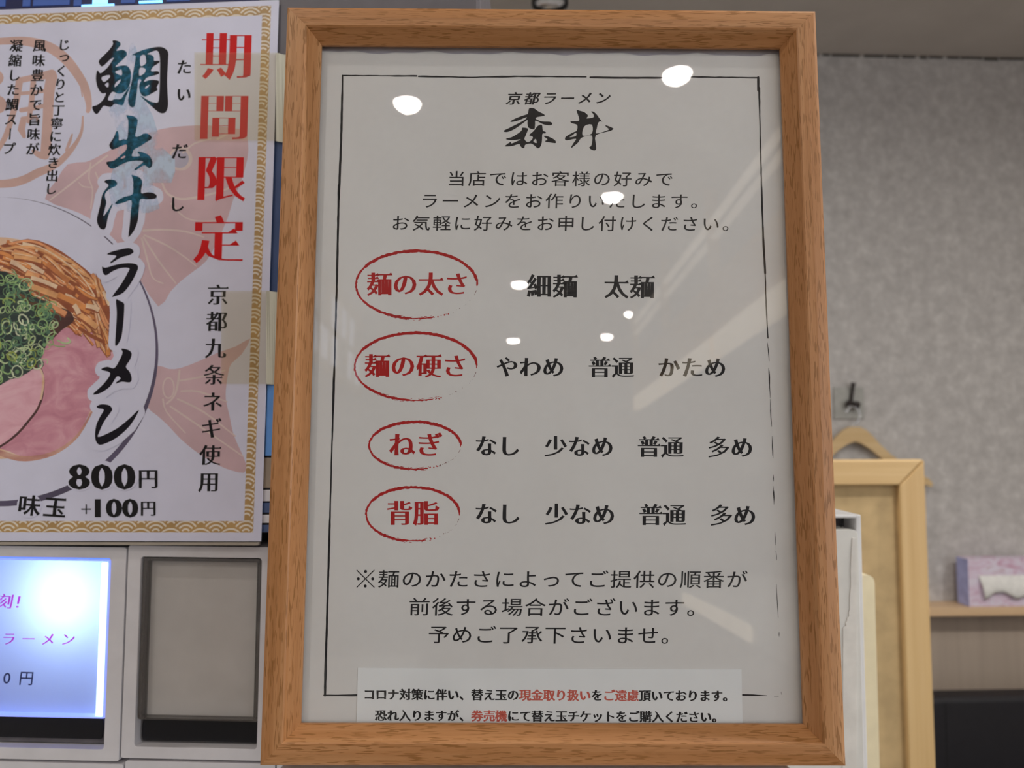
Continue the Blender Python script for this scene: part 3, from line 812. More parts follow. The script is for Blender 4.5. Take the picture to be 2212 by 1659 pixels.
for k, (ya, yb2) in enumerate(((1058, 1083), (1086, 1108), (1112, 1130), (1134, 1150))):
    pbox('louvre', 556, ya, 760, yb2, -.0045, -.0020, M['plastic'] if k % 2 == 0 else M['blue_panel'], .0004)
pbox('display_panel', -120, -70, 597, 24, -.0045, -.0034, M['navy_panel'])
for xa, ya, xb, yb2 in ((-20, -30, 12, 14), (50, -30, 66, 13), (72, -12, 150, 11), (160, -30, 176, 12), (262, -26, 292, 6), (360, -24, 410, 2)):
    pbox('display_cell', xa, ya, xb, yb2, -.0034, -.0030, M['dim_blue'])
for xa, ya, xb, yb2 in ((176, 9, 246, 14), (200, -14, 232, 8), (300, 1, 350, 6)):
    pbox('display_light', xa, ya, xb, yb2, -.0034, -.0029, M['cyan_glow'])
pbox('ledge_strip', -120, 1171, 556, 1177.5, -.0042, -.0005, plain('tan strip', (0.42, 0.37, 0.31, 1), 0.5))

def ubox(name, x0, y0, x1, y1, z0, z1, mat, bev=0.0, par=None):
    xm = (x0+x1)/2; ym = (y0+y1)/2
    a = BP.at(x0, ym, z1); b = BP.at(x1, ym, z1); c = BP.at(xm, y0, z1); d = BP.at(xm, y1, z1)
    return box(name, a[0], b[0], d[1], c[1], z0, z1, mat, par or t, bev)
def tile(x0, x1, ox0, ox1, y0=1180, y1=1641, oy0=1204, oy1=1616):
    ym = (y0+y1)/2; f = lambda X, Y: BP.at(X, Y)
    L, R_ = f(x0, ym)[0], f(x1, ym)[0]; T_, B_ = f((x0+x1)/2, y0)[1], f((x0+x1)/2, y1)[1]
    l, r_ = f(ox0, ym)[0], f(ox1, ym)[0]; tt, bb = f((x0+x1)/2, oy0)[1], f((x0+x1)/2, oy1)[1]
    o = extrude('button_bezel', rrect(L, R_, B_, T_, .0012, 3), -.020, 0, M['plastic'], t, holes=[rrect(l, r_, bb, tt, .0016, 3)], bev=.0006)
    return (l, r_, bb, tt), o
# the row of buttons under the poster
bezels = []
for x0, x1, ox0, ox1 in ((-435, -109, -402, -142), (-105, 265, -72, 232), (269, 592, 297, 560), (596, 915, 626, 882)):
    bezels.append(tile(x0, x1, ox0, ox1))
for x0, x1, ox0, ox1 in ((-435, -109, -402, -142), (-105, 258, -72, 225), (262, 588, 290, 556), (592, 910, 620, 876)):
    tile(x0, x1, ox0, ox1, 1647, 2110, 1672, 2085)
box('gap_backing', -.33, uR, BP.at(300, 2110)[1], BP.at(300, 1180)[1], -.075, -.0745, M['gap'], t)

def cover(bz, lit, px0, px1):
    (l, r_, b, tt), bezel = bz
    k = BP.at(301, 1400)[0]-BP.at(300, 1400)[0]
    g = .0006
    # clear button body: edge frame, insert label, dark bottom window
    ring = M['blue_glow'] if lit else M['acrylic_dark']
    yb2 = BP.at(100, 1552)[1]
    ins_b = yb2
    w_ = 9*k if not lit else 6*k
    o = extrude('button_edge', rrect(l+g, r_-g, ins_b, tt-g, .0012, 3), -.013, -.0015, ring, t, holes=[rrect(l+g+w_, r_-g-w_, ins_b+3*k, tt-g-w_*.8, .0006, 2)], bev=.0003)
    la, lb_, lc, ld_ = l+g+w_*.6, r_-g-w_*(4 if lit else .6), ins_b+1*k, tt-g-w_*.5
    if lit: obj('button_label', mesh('button_label', [(la, lc, -.0067), (lb_, lc, -.0067), (lb_, ld_, -.0067), (la, ld_, -.0067)], [(0, 1, 2, 3)], M['insert']), t)
    else: box('button_label', la, lb_, lc, ld_, -.0072, -.0067, M['insert_grey'], t)
    sb, st = BP.at(100, 1603)[1], BP.at(100, 1557)[1]
    box('button_foot', l+g, r_-g, b+g, ins_b-.0002, -.013, -.0060, M['foot_grey'], t, .0004)
    rr = 8*k
    loop = []
    xx0, xx1 = l+5*k, r_-(15 if lit else 5)*k
    for q in range(9):
        a = math.pi/2-math.pi*q/8; loop.append((xx1-4*k+4*k*math.cos(a), (sb+st)/2+(st-sb)/2*math.sin(a)))
    for q in range(9):
        a = -math.pi/2-math.pi*q/8; loop.append((xx0+4*k+4*k*math.cos(a), (sb+st)/2+(st-sb)/2*math.sin(a)))
    extrude('sold_out_window', loop, -.0060, -.0052, M['black'], t)
    box('clear_cover', l+g, r_-g, ins_b, tt-g, -.0014, -.0009, M['glass'], t)
    if lit:
        for xa, wd_ in ((r_-25*k, 4.5*k), (r_-11*k, 3.5*k)):
            box('light_guide', xa-wd_/2, xa+wd_/2, ins_b+2*k, tt-12*k, -.0064, -.0030, M['white_glow'], t)
        box('blue_guide', r_-23*k, r_-6*k, ins_b+2*k, tt-6*k, -.0100, -.0066, M['blue_glow'], t)
        # light box behind the translucent label
        for nm, bx in (('cavity_side', (l, l+.001, b, tt, -.05, -.0136)), ('cavity_side', (r_-.001, r_, b, tt, -.05, -.0136)),
                       ('cavity_side', (l, r_, tt-.001, tt, -.05, -.0136)), ('cavity_side', (l, r_, b, b+.001, -.05, -.0136)), ('cavity_back', (l, r_, b, tt, -.051, -.05))):
            box(nm, *bx, M['cavity'], t)
        ld = bpy.data.lights.new('button_led', 'AREA'); ld.shape = 'DISK'; ld.size = .02; ld.energy = 0.065; ld.color = (0.42, 0.62, 1.0)
        lo = bpy.data.objects.new('button_led', ld); COL.objects.link(lo); lo.parent = t
        c = BP.at(118, 1300)
        lo.matrix_local = Matrix.Translation((c[0], c[1], -.036)) @ Matrix.Rotation(math.pi, 4, 'X')
def adopt(bezel, before):
    for c_ in t.children:
        if c_ not in before: c_.parent = bezel      # the bezel sits at its machine's origin, so nothing moves
for i_ in (1, 2, 0, 3):
    was = set(t.children); cover(bezels[i_], i_ == 1, 0, 0); adopt(bezels[i_][1], was)
bezels[1][1]['label'] = 'lit button glowing blue white'
bezels[2][1]['label'] = 'unlit button with blank grey label'
# handwriting on the lit label
class Loc(Print): pass
pr = Print(BP, -.0066)
line(pr, '刻！', (12, 1299), (48, 1301), 34, 34, MINK, 0, shear=.15)
line(pr, 'ラーメン', (19, 1380), (147, 1381), 31, 30, MINK, 0, shear=.15)
pr.build('pink_lettering', M['pink_ink'], bezels[1][1])
pr = Print(BP, -.0066)
line(pr, '0円', (15, 1464), (57, 1465), 33, 33, (0.01, 0.01, 0, .2), 0, shear=.1)
pr.build('navy_lettering', M['navy_ink'], bezels[1][1])

# ledge on which the frame stands
FR = Plane(-.00342, -.1046, .00647, Vector((.02395, .00947, -.45108))*.7)
WI, HI, MW = .2009, .2850, .01405
WO, HO = WI+2*MW, HI+2*MW
foot = FR.m @ Vector((0, -HO/2, 0))
t = empty('frame_ledge', Matrix.Translation((foot.x, foot.y, foot.z-.003)), 'narrow white ledge under the beech frame in front of the ticket machine', 'ledge')
box('ledge_board', -WO/2+.006, WO/2-.02, -.004, .085, -.012, 0, M['white_enamel'], t, .001)
box('post', -.03, .03, .02, .05, -foot.z+.018, -.012, M['white_enamel'], t, .002)
box('base_plate', -.10, .10, -.05, .09, -foot.z+.003+.0005, -foot.z+.018, M['white_enamel'], t, .002)

# ------------------------------------------------------------------ beech picture frame
t = empty('picture_frame', FR.m, 'light beech picture frame with a glass front holding the noodle order sheet', 'picture frame')
PROF = [(0.0003, -.0150), (0.0, -.0015), (.0004, -.0004), (.0014, 0.0), (.0050, .0004), (.0085, .0003), (.0091, -.0001), (.0096, -.0009),
        (.0136, -.0056), (MW, -.0062), (MW, -.0074), (MW-.004, -.0074), (MW-.004, -.0150)]
def frame_rail(L, m4):
    n = len(PROF); vs = []; fs = []
    for y, z in PROF: vs.append((-L/2+y+.000005, y, z))
    for y, z in PROF: vs.append((L/2-y-.000005, y, z))
    for i in range(n): fs.append((i, (i+1) % n, n+(i+1) % n, n+i))
    tri = tessellate_polygon([[Vector((p[0], p[1], 0)) for p in PROF]])
    fs += [tuple(q) for q in tri]+[tuple(i+n for i in q[::-1]) for q in tri]
    bm = bmesh.new(); bv = [bm.verts.new(v) for v in vs]
    for f in fs: bm.faces.new([bv[i] for i in f])
    o = obj('rail', bm_mesh('rail', bm, M['beech']), t, m4)
frame_rail(WO, Matrix.Translation((0, -HO/2, 0)))
frame_rail(WO, Matrix.Translation((0, HO/2, 0)) @ Matrix.Rotation(math.pi, 4, 'Z'))
frame_rail(HO, Matrix.Translation((-WO/2, 0, 0)) @ Matrix.Rotation(-math.pi/2, 4, 'Z'))
frame_rail(HO, Matrix.Translation((WO/2, 0, 0)) @ Matrix.Rotation(math.pi/2, 4, 'Z'))
e = .0038
box('glass_pane', -WI/2-e, WI/2+e, -HI/2-e, HI/2+e, -.0090, -.0076, M['glass'], t)
box('backing_board', -WI/2-e, WI/2+e, -HI/2-e, HI/2+e, -.0140, -.0110, M['backing'], t)
ZP = -.0094
# order sheet, top edge wavy
top = []
y0, y1 = FR.at(900, 114, ZP)[1], 0
rnd = random.Random(5)
N = 60
for k in range(N+1):
    u = -WI/2-.003+k*(WI+.006)/N; top.append((u, y0+.0005*math.sin(k*.55)+.00035*math.sin(k*1.3+1)+rnd.uniform(-.0001, .0001)))
loop = [(-WI/2-.003, -HI/2-.003), (WI/2+.003, -HI/2-.003)]+top[::-1]
extrude('order_sheet_tmp', loop, ZP-.0003, ZP, M['paper'])
sheet = bpy.data.objects['order_sheet_tmp']; sheet.name = 'order_sheet'; sheet.data.name = 'order_sheet'
sheet.matrix_world = FR.m
tag(sheet, 'grey white printed noodle order sheet behind the glass of the beech frame', 'printed sheet')
ZL = ZP+.00004
def pprint(): return Print(FR, ZL)

# brush line border
rnd = random.Random(11)
pr = pprint()
def rough_line(pr, pts, wmin, wmax, step=9, mi=0, jit=.5, dz=0):
    out = []; w_ = (wmin+wmax)/2
    for i in range(len(pts)-1):
        a, b = pts[i], pts[i+1]; L = math.hypot(b[0]-a[0], b[1]-a[1]); n = max(1, int(L/step))
        for k in range(n):
            w_ = min(wmax, max(wmin, w_+rnd.uniform(-.6, .6))); q = k/n
            out.append((a[0]+(b[0]-a[0])*q+rnd.uniform(-jit, jit)*.4, a[1]+(b[1]-a[1])*q+rnd.uniform(-jit, jit)*.4, w_))
    out.append((pts[-1][0], pts[-1][1], w_)); pr.stroke([(a_, b_, c_*1.2) for a_, b_, c_ in out], mi, dz)
rough_line(pr, [(740, 163), (860, 164), (900, 164)], 2, 3); rough_line(pr, [(904, 165), (1020, 167), (1120, 165), (1266, 166)], 2, 4)
rough_line(pr, [(1275, 167), (1340, 168), (1432, 168)], 2, 3.6); rough_line(pr, [(1490, 166), (1638, 168)], 1.8, 2.8)
rough_line(pr, [(740, 163), (737, 300), (733, 400), (732, 430)], 2, 4.2); rough_line(pr, [(732, 400), (728, 600), (722, 800), (716, 1000), (711, 1180)], 2.6, 4.2)
rough_line(pr, [(711, 1180), (708, 1280), (704, 1420), (702, 1502)], 3.6, 5.2)
rough_line(pr, [(700, 1502), (740, 1502), (786, 1501.5)], 2.4, 4)
pr.stroke([(1600, 1501, 4.2), (1625, 1501.5, 3.6), (1657, 1502.6, 1)]); pr.stroke([(1672, 1504, .7), (1682, 1504, .7)]); pr.stroke([(1687, 1494, .7), (1688, 1500, .7)])
rough_line(pr, [(1638, 167), (1638, 195)], 3, 5); rough_line(pr, [(1640, 190), (1641, 240), (1643, 330), (1646, 430), (1649, 520), (1653, 590)], 2.2, 5)
rough_line(pr, [(1653, 590), (1655, 660), (1659, 730)], 1.6, 3.2); rough_line(pr, [(1645, 430), (1648, 500)], 1, 1.4)
for a in ((1658, 740, 1662, 780), (1660, 795, 1664, 860), (1664, 862, 1666, 905), (1662, 800, 1663, 830), (1664, 885, 1667, 922), (1668, 942, 1669, 985), (1669, 960, 1670, 990),
          (1670, 1025, 1671, 1040), (1670, 1050, 1672, 1085), (1672, 1060, 1672, 1090), (1674, 1150, 1675, 1178), (1676, 1190, 1678, 1210), (1677, 1262, 1681, 1334), (1683, 1365, 1683, 1375)):
    xm, ym = (a[0]+a[2])/2, (a[1]+a[3])/2
    pr.stroke([(a[0], a[1], .6), (xm, ym, 1.9 if a[1] < 1100 else 1.4), (a[2], a[3], .6)])
pr.build('brush_border', M['ink'], sheet)

# heading: small line and the two big brushed characters
pr = pprint()
line(pr, '京都ラーメン', (1111, 213), (1303, 212), 33, 29, BRUSH, shear=.25)
pr.build('heading_lettering', M['ink'], sheet)
Z = lambda pts, sc, ox, oy: [(ox+x/sc, oy+y/sc) for x, y in pts]
pr = pprint()
kA = [(800,460),(850,465),(900,500),(960,530),(978,550),(940,560),(885,570),(870,590),(940,620),(1040,625),(1068,650),(1040,668),(960,655),(870,610),(862,650),(855,710),(820,712),(780,690),(770,640),(770,605),(720,640),(620,710),(540,745),(495,745),(490,730),(550,700),(650,650),(740,600),(760,570),(660,610),(580,628),(572,615),(650,575),(750,540),(775,530),(785,480)]
kB = [(710,695),(775,705),(770,740),(750,790),(735,830),(760,862),(790,865),(830,830),(830,800),(790,785),(840,740),(880,690),(910,665),(945,665),(955,730),(988,745),(985,765),(950,770),(945,850),(935,900),(915,935),(890,940),(850,905),(810,885),(745,900),(735,935),(715,940),(690,920),(670,890),(590,915),(510,920),(505,910),(570,865),(580,885),(640,860),(690,835),(600,845),(525,838),(520,825),(580,810),(650,770),(700,730)]
kC = [(965,800),(1000,795),(1080,830),(1110,860),(1105,880),(1060,875),(980,860),(1010,835)]
kD = [(1357,485),(1400,495),(1450,510),(1495,550),(1480,575),(1485,585),(1560,570),(1555,530),(1530,505),(1560,505),(1600,540),(1635,590),(1665,625),(1640,618),(1615,640),(1600,700),(1595,765),(1720,730),(1740,710),(1700,675),(1720,670),(1790,700),(1795,710),(1760,735),(1590,785),(1590,900),(1592,950),(1570,968),(1530,955),(1508,930),(1535,905),(1540,790),(1420,815),(1370,880),(1290,940),(1320,880),(1350,828),(1240,848),(1218,825),(1240,795),(1320,750),(1360,730),(1365,665),(1310,645),(1283,628),(1300,618),(1385,612),(1380,560)]
z5 = lambda p: Z(p, 5.53, 1000, 150)
pr.poly(z5(kA), smooth=3); pr.poly(z5(kB), [z5([(840,860),(870,830),(880,880)])], smooth=3); pr.poly(z5(kC), smooth=3)
pr.poly(z5(kD), [z5([(1450,680),(1540,660),(1540,765),(1430,790)]), z5([(1275,810),(1310,785),(1350,755),(1350,795)])], smooth=3)
pr.build('brush_lettering', M['ink'], sheet)

def tl(name, text, p0, p1, ew, eh, st, mat='ink', shear=0.0):
    pr = pprint(); line(pr, text, p0, p1, ew, eh, st, shear=shear); return pr.build(name, M[mat], sheet)
tl('lettering', '当店ではお客様の好みで', (986, 386), (1435, 387), 41, 35, THIN, shear=.03)
tl('lettering', 'ラーメンをお作りいたします。', (928, 434), (1512, 435), 41, 35, THIN, shear=.03)
tl('lettering', 'お気軽に好みをお申し付けください。', (865, 482), (1580, 484), 41, 35, THIN, shear=.03)
o = tl('lettering', '麺の太さ', (819.6, 614), (986.4, 613.5), 55, 54, MIN, 'red_ink'); o['label'] = 'red lettering in the first red oval'
tl('lettering', '細麺\u3000太麺', (1165, 618), (1387, 620), 54, 54, MIN)
o = tl('lettering', '麺の硬さ', (814.6, 790), (982.5, 791), 55, 54, MIN, 'red_ink'); o['label'] = 'red lettering in the second red oval'
tl('lettering', 'やわめ\u3000普通\u3000かため', (1095.6, 793), (1545, 794), 49, 48, MIN)
o = tl('lettering', 'ねぎ', (868, 961), (928.3, 961), 58, 56, MIN, 'red_ink'); o['label'] = 'red lettering in the third red oval'
tl('lettering', 'なし\u3000少なめ\u3000普通\u3000多め', (1050, 963.5), (1602.8, 966.5), 50, 49, MIN)
o = tl('lettering', '背脂', (863.6, 1108.5), (920.8, 1108.5), 57, 57, MIN, 'red_ink'); o['label'] = 'red lettering in the fourth red oval'
tl('lettering', 'なし\u3000少なめ\u3000普通\u3000多め', (1050, 1110), (1609, 1113.5), 51, 50, MIN)
pr = pprint()
pr.stroke([(771, 1232, 2.2), (808, 1268.5, 2.2)]); pr.stroke([(808, 1232, 2.2), (790.6, 1249.2, 2.2)]); pr.stroke([(788.6, 1251.2, 2.2), (771, 1268.5, 2.2)])
for x_, y_ in ((789.7, 1234.5), (789, 1266), (774, 1250.3), (805, 1250.3)): pr.disc(x_, y_, 3.3, n=12)
pr.build('note_mark', M['ink'], sheet)
tl('lettering', '麺のかたさによってご提供の順番が', (839.8, 1251), (1592, 1252), 48, 41, THIN, shear=.03)
tl('lettering', '前後する場合がございます。', (906, 1311), (1507, 1313), 48, 41, THIN, shear=.03)
tl('lettering', '予めご了承下さいませ。', (948, 1371), (1451, 1373), 48, 41, THIN, shear=.03)

# red brushed ovals
for cx, cy, a, b in ((900, 615, 131, 73), (898, 792, 132, 73), (896.5, 962.5, 99, 51), (892, 1110.5, 101, 58)):
    pr = pprint(); out = []; w_ = 4
    for k in range(150):
        d = -2+k*2.0; r = math.radians(d)
        if d > 286: break
        base = 5.2 if d < 150 else (3.6 if d < 215 else 4.4)
        if d < 12: base = 2.2+.25*d
        if d > 262: base = 2.4
        w_ = max(1.2, 1.18*base+rnd.uniform(-1.2, 1.2))
        j = rnd.uniform(-.7, .7)
        out.append((cx+(a+j)*math.cos(r), cy+(-(b+j))*math.sin(r), w_))
    pr.stroke(out)
    for k in range(26):                      # dry brush specks
        d = rnd.uniform(228, 292); r = math.radians(d); o2 = rnd.choice((-3.6, -3, 3, 3.6)); q = r+rnd.uniform(.02, .05)
        pr.stroke([(cx+(a+o2)*math.cos(r), cy-(b+o2)*math.sin(r), .8), (cx+(a+o2)*math.cos(q), cy-(b+o2)*math.sin(q), 1.0)], ends=False)
    for k in range(30):
        d = 287+k*1.75+rnd.uniform(-.5, .5)
        if rnd.random() < .35+.01*k: continue
        r = math.radians(d); sz = rnd.uniform(.8, 2.4)*(1-k/45)
        pr.disc(cx+(a+rnd.uniform(-1.5, 1.5))*math.cos(r), cy-(b+rnd.uniform(-1.5, 1.5))*math.sin(r), sz, 1 if k > 8 else 0, n=5)
    r1, r2 = math.radians(342), math.radians(350)
    pr.stroke([(cx+a*math.cos(r1), cy-b*math.sin(r1), .8), (cx+a*math.cos(r2), cy-b*math.sin(r2), 1.4)], 1)
    o = pr.build('red_oval', [M['red_ink'], M['grey_red']], sheet)

# slip of paper tucked in at the bottom
ZN = ZP+.00035
c1, c2, c3, c4 = FR.at(773, 1443, ZN), FR.at(1602, 1446, ZN), FR.at(1604.5, 1575, ZN), FR.at(770, 1575, ZN)
slip = extrude('notice_slip', [c4, c3, c2, c1], ZN-.0003, ZN, M['note_paper']); slip.matrix_world = FR.m
tag(slip, 'small white notice slip over the bottom of the order sheet', 'paper slip')
pr = Print(FR, ZN+.00004)
line(pr, 'コロナ対策に伴い、替え玉の現金取り扱いをご遠慮頂いております。', (797.8, 1500), (1574.3, 1503.5), 26, 26, BOLD, 0, reds=((13, 18), (20, 22)))
pr.build('lettering', [M['ink'], M['note_red']], slip)
pr = Print(FR, ZN+.00004)
line(pr, '恐れ入りますが、券売機にて替え玉チケットをご購入ください。', (822.7, 1545.5), (1550.8, 1549), 26, 26, BOLD, 0, reds=((8, 10),))
pr.build('lettering', [M['ink'], M['note_red']], slip)

# ------------------------------------------------------------------ laminated poster
UW = .232
HP = .303
poster = box('menu_poster', -UW, 0, 0, HP, -.0006, 0, M['print_white'])
poster.matrix_world = Mp
tag(poster, 'laminated ramen poster with gold wave border taped to the ticket machine', 'poster')
LZ = {1: 3, 2: 3, 3: 9, 4: 13, 5: 22, 8: 32, 11: 42, 15: 170, 16: 176, 20: 262, 21: 40, 22: 46, 24: 268, 25: 52}
L = lambda k: LZ[k]*1e-6     # stacking of the printed layers
def pp(k, step=4e-7):
    p_ = Print(POST, L(k)); p_.step = step; return p_

# gold wave border: right strip, top strip and bottom strip
def corner(x, y): return POST.at(x, y, 0)
oR = corner(586, 11); iR = corner(566, 31); oB = corner(546.5, 1150.5); iB = corner(528, 1125.5)
uo = (oR[0]+oB[0])/2; ui = (iR[0]+iB[0])/2; vt_o = corner(300, 22)[1]; vt_i = corner(300, 42)[1]; vb_o = corner(300, 1150)[1]; vb_i = corner(300, 1125.5)[1]
bands = [(-UW, uo, vt_i, vt_o), (ui, uo, vb_i, vt_i), (-UW, uo, vb_o, vb_i)]
vs = []; fs = []; mi = []
pxm = corner(301, 600)[0]-corner(300, 600)[0]
R = 31*pxm
for bi, (u0, u1, v0, v1) in enumerate(bands):
    b = len(vs); vs += [(u0, v0, L(1)), (u1, v0, L(1)), (u1, v1, L(1)), (u0, v1, L(1))]; fs.append((b, b+1, b+2, b+3)); mi.append(0)
    row = int((v1+R)/(R/2))+1; zr = 0
    for j in range(int((v1)/(R/2))+1, int((v0-R)/(R/2))-1, -1):
        zr += 1
        cv = j*R/2
        i0 = int(u0/(2*R))-2
        for i in range(i0, int(u1/(2*R))+3):
            cu = i*2*R+(R if j % 2 else 0)
            if cu+R < u0 or cu-R > u1 or cv+R < v0 or cv > v1: continue
            rs = [1.0, .86, .74, .60, .48, .34, .22]
            for q, rr in enumerate(rs):
                z = L(1)+.000001*zr; n = 9
                ring = [(cu+R*rr*math.cos(math.pi*k/n), cv+R*rr*math.sin(math.pi*k/n)) for k in range(n+1)]
                rin = rs[q+1]*R if q < 6 else 0
                inner = [(cu+rin*math.cos(math.pi*k/n), cv+rin*math.sin(math.pi*k/n)) for k in range(n+1)]
                cl = lambda p: (min(max(p[0], u0), u1), min(max(p[1], v0), v1), z)
                b = len(vs); vs += [cl(p) for p in ring]+[cl(p) for p in inner]
                for k in range(n):
                    fs.append((b+k, b+k+1, b+n+2+k, b+n+1+k)); mi.append(1 if q % 2 else 0)
good = []; gm = []
for f, m_ in zip(fs, mi):
    a = 0.0
    for k in range(len(f)):
        p, q = vs[f[k]], vs[f[(k+1) % len(f)]]; a += p[0]*q[1]-q[0]*p[1]
    if abs(a) > 1e-10: good.append(f if a > 0 else f[::-1]); gm.append(m_)
obj('wave_border', mesh('wave_border', vs, good, [M['gold'], M['cream']], gm), poster)

# peach brush ring with the faded character inside
pr = pp(2)
ring = [(-30, 92, 14), (20, 88, 16), (62, 90, 20), (106, 102, 22), (140, 126, 22), (166, 158, 20), (184, 190, 18), (192, 225, 13), (190, 240, 9)]
pr.stroke(ring, smooth=4)
pr.stroke([(179, 252, 4), (177, 280, 6), (168, 303, 8), (150, 328, 12), (126, 352, 14), (104, 364, 16), (80, 374, 18), (52, 388, 18), (20, 396, 18), (-30, 398, 16)], smooth=4)
pr.stroke([(156, 290, 3), (150, 308, 7), (143, 325, 5)], smooth=3)
pr.stroke([(173, 180, 2), (178, 208, 3)])
pr.stroke([(112, 166, 24), (106, 200, 23), (103, 260, 22), (99, 320, 22), (97, 334, 20)], smooth=4)
pr.stroke([(98, 336, 18), (84, 334, 14), (72, 326, 8)], smooth=3)
pr.stroke([(112, 160, 20), (80, 166, 14), (40, 174, 12)], smooth=3)
pr.stroke([(42, 174, 16), (36, 215, 14), (28, 245, 13), (14, 290, 12), (-5, 325, 10)], smooth=4)
pr.stroke([(72, 176, 12), (68, 220, 12), (62, 262, 10)], smooth=3)
pr.stroke([(46, 202, 8), (70, 200, 8), (98, 196, 8)]); pr.stroke([(46, 238, 10), (72, 234, 10), (98, 228, 8)])
pr.stroke([(50, 262, 14), (46, 280, 16), (52, 295, 8)]); pr.stroke([(48, 256, 8), (78, 252, 8), (82, 262, 8)])
pr.disc(-8, 168, 16, n=14); pr.disc(-6, 226, 20, n=14)
pr.build('faded_ring_print', M['peach'], poster)

# pink sea bream
pr = pp(3)
body = [(97, 430), (122, 390), (146, 355), (185, 350), (212, 338), (250, 318), (300, 296), (347, 279), (400, 272), (450, 271), (500, 276), (529, 284), (536, 310), (534, 345), (518, 400), (504, 430), (492, 470), (470, 520), (446, 563), (418, 586), (392, 606), (368, 630), (342, 662), (300, 600), (250, 520), (194, 472), (150, 452)]
pr.poly(body, smooth=2)
tail = [(541, 731), (522, 765), (500, 785), (493, 805), (488, 840), (488, 864), (496, 900), (504, 937), (518, 970), (532, 1004), (527, 1021), (500, 1016), (476, 1007), (448, 992), (420, 973), (390, 948), (364, 920), (340, 898), (317, 878), (322, 850), (330, 820), (339, 790), (365, 797), (390, 795), (430, 780), (470, 762), (510, 748)]
pr.poly(tail, smooth=2)
pr.build('fish_print', M['fish_pink'], poster)
pa = pp(4); pb = pp(4); pc_ = pp(4); pd_ = pp(4)
for s in ([(232, 336, 4), (190, 368, 4), (150, 400, 4), (108, 432, 3)], [(196, 352, 3), (192, 385, 3), (200, 410, 3), (196, 450, 3)], [(206, 372, 3), (214, 390, 3), (222, 396, 2)], [(170, 394, 2), (180, 403, 3), (200, 405, 2)],
          [(350, 395, 4), (362, 418, 5), (390, 430, 5), (430, 425, 5), (480, 412, 4), (508, 400, 4)], [(370, 440, 4), (400, 470, 3), (440, 478, 3), (480, 474, 3)], [(470, 300, 5), (500, 285, 4)], [(395, 330, 3), (420, 310, 4), (455, 300, 3)],
          [(310, 498, 5), (350, 496, 4), (400, 500, 4), (440, 512, 3)], [(312, 508, 4), (360, 530, 4), (400, 556, 3), (424, 575, 2)], [(310, 512, 4), (340, 560, 4), (380, 612, 3)], [(306, 515, 4), (318, 560, 4), (330, 600, 3), (352, 612, 3)],
          [(392, 845, 4), (430, 846, 4), (490, 868, 3)], [(384, 862, 4), (440, 890, 4), (508, 942, 3)], [(368, 878, 4), (430, 920, 4), (524, 985, 3)], [(390, 822, 4), (430, 815, 4), (486, 800, 3)], [(352, 862, 4), (360, 890, 3), (400, 935, 3)], [(388, 800, 4), (384, 830, 5), (376, 856, 4), (360, 872, 4)]):
    (pb if min(p[1] for p in s) > 700 else (pc_ if max(p[0] for p in s) < 240 else (pd_ if s[0][1] < 480 else pa))).stroke(s, smooth=3)
pb.stroke([(364+12*math.cos(k*.628), 838+22*math.sin(k*.628), 3) for k in range(10)], closed=True, smooth=2)
pa.build('fin_line_print', M['fish_line'], poster); pc_.build('side_fin_line_print', M['fish_line'], poster); pd_.build('gill_line_print', M['fish_line'], poster)
pb.build('tail_line_print', M['fish_line'], poster)
pr = pp(4); pr.disc(390, 343, 26, n=20); pr.disc(388, 343, 20, 1, n=20)
pr.build('eye_print', [M['fish_line'], M['eye_grey']], poster)

# bowl: dark rim, white plate, broth
pr = pp(5)
def circ(x, y, r, n=72, a0=0, a1=360, ry=None):
    ry = ry or r; return [(x+r*math.cos(math.radians(a0+(a1-a0)*k/n)), y+ry*math.sin(math.radians(a0+(a1-a0)*k/n))) for k in range(n+(a1-a0 < 360))]
pr.disc(0, 760, 342, 0, n=120, ry=334); pr.disc(-5, 754, 341, 1, .000003, n=120, ry=328)
pr.disc(-12, 752, 256, 2, .000006, n=60, ry=240)
pr.build('bowl_print', [M['rim'], M['print_white'], M['broth']], poster)
rnd = random.Random(21)
# meat slices
pr = pp(8)
m1 = [(70, 745), (92, 738), (135, 711), (174, 703), (200, 716), (224, 738), (244, 763), (247, 790), (238, 815), (210, 838), (197, 850), (200, 875), (193, 892), (168, 937), (126, 970), (90, 983), (56, 987), (20, 975), (-40, 940), (-40, 800)]
pr.poly(m1, smooth=3)
pr.stroke([(252, 775, 4), (246, 815, 6), (205, 846, 2)], 1); pr.stroke([(198, 890, 4), (168, 941, 6), (126, 974, 8), (84, 988, 10), (40, 990, 12), (-10, 975, 12)], 1, smooth=3)
m2 = [(-40, 830), (10, 815), (50, 800), (68, 792), (84, 790), (92, 812), (92, 835), (88, 860), (78, 884), (62, 905), (36, 935), (0, 962), (-40, 975)]
pr.poly([(x+4, y+3) for x, y in m2], mi=3, smooth=3); pr.poly(m2, mi=2, smooth=3)
pr.stroke([(84, 792, 4), (93, 812, 5), (93, 836, 5), (88, 862, 4)], 4, smooth=2)
pr.build('meat_print', [M['meat'], M['meat_edge'], M['meat_light'], M['brown'], M['broth']], poster)
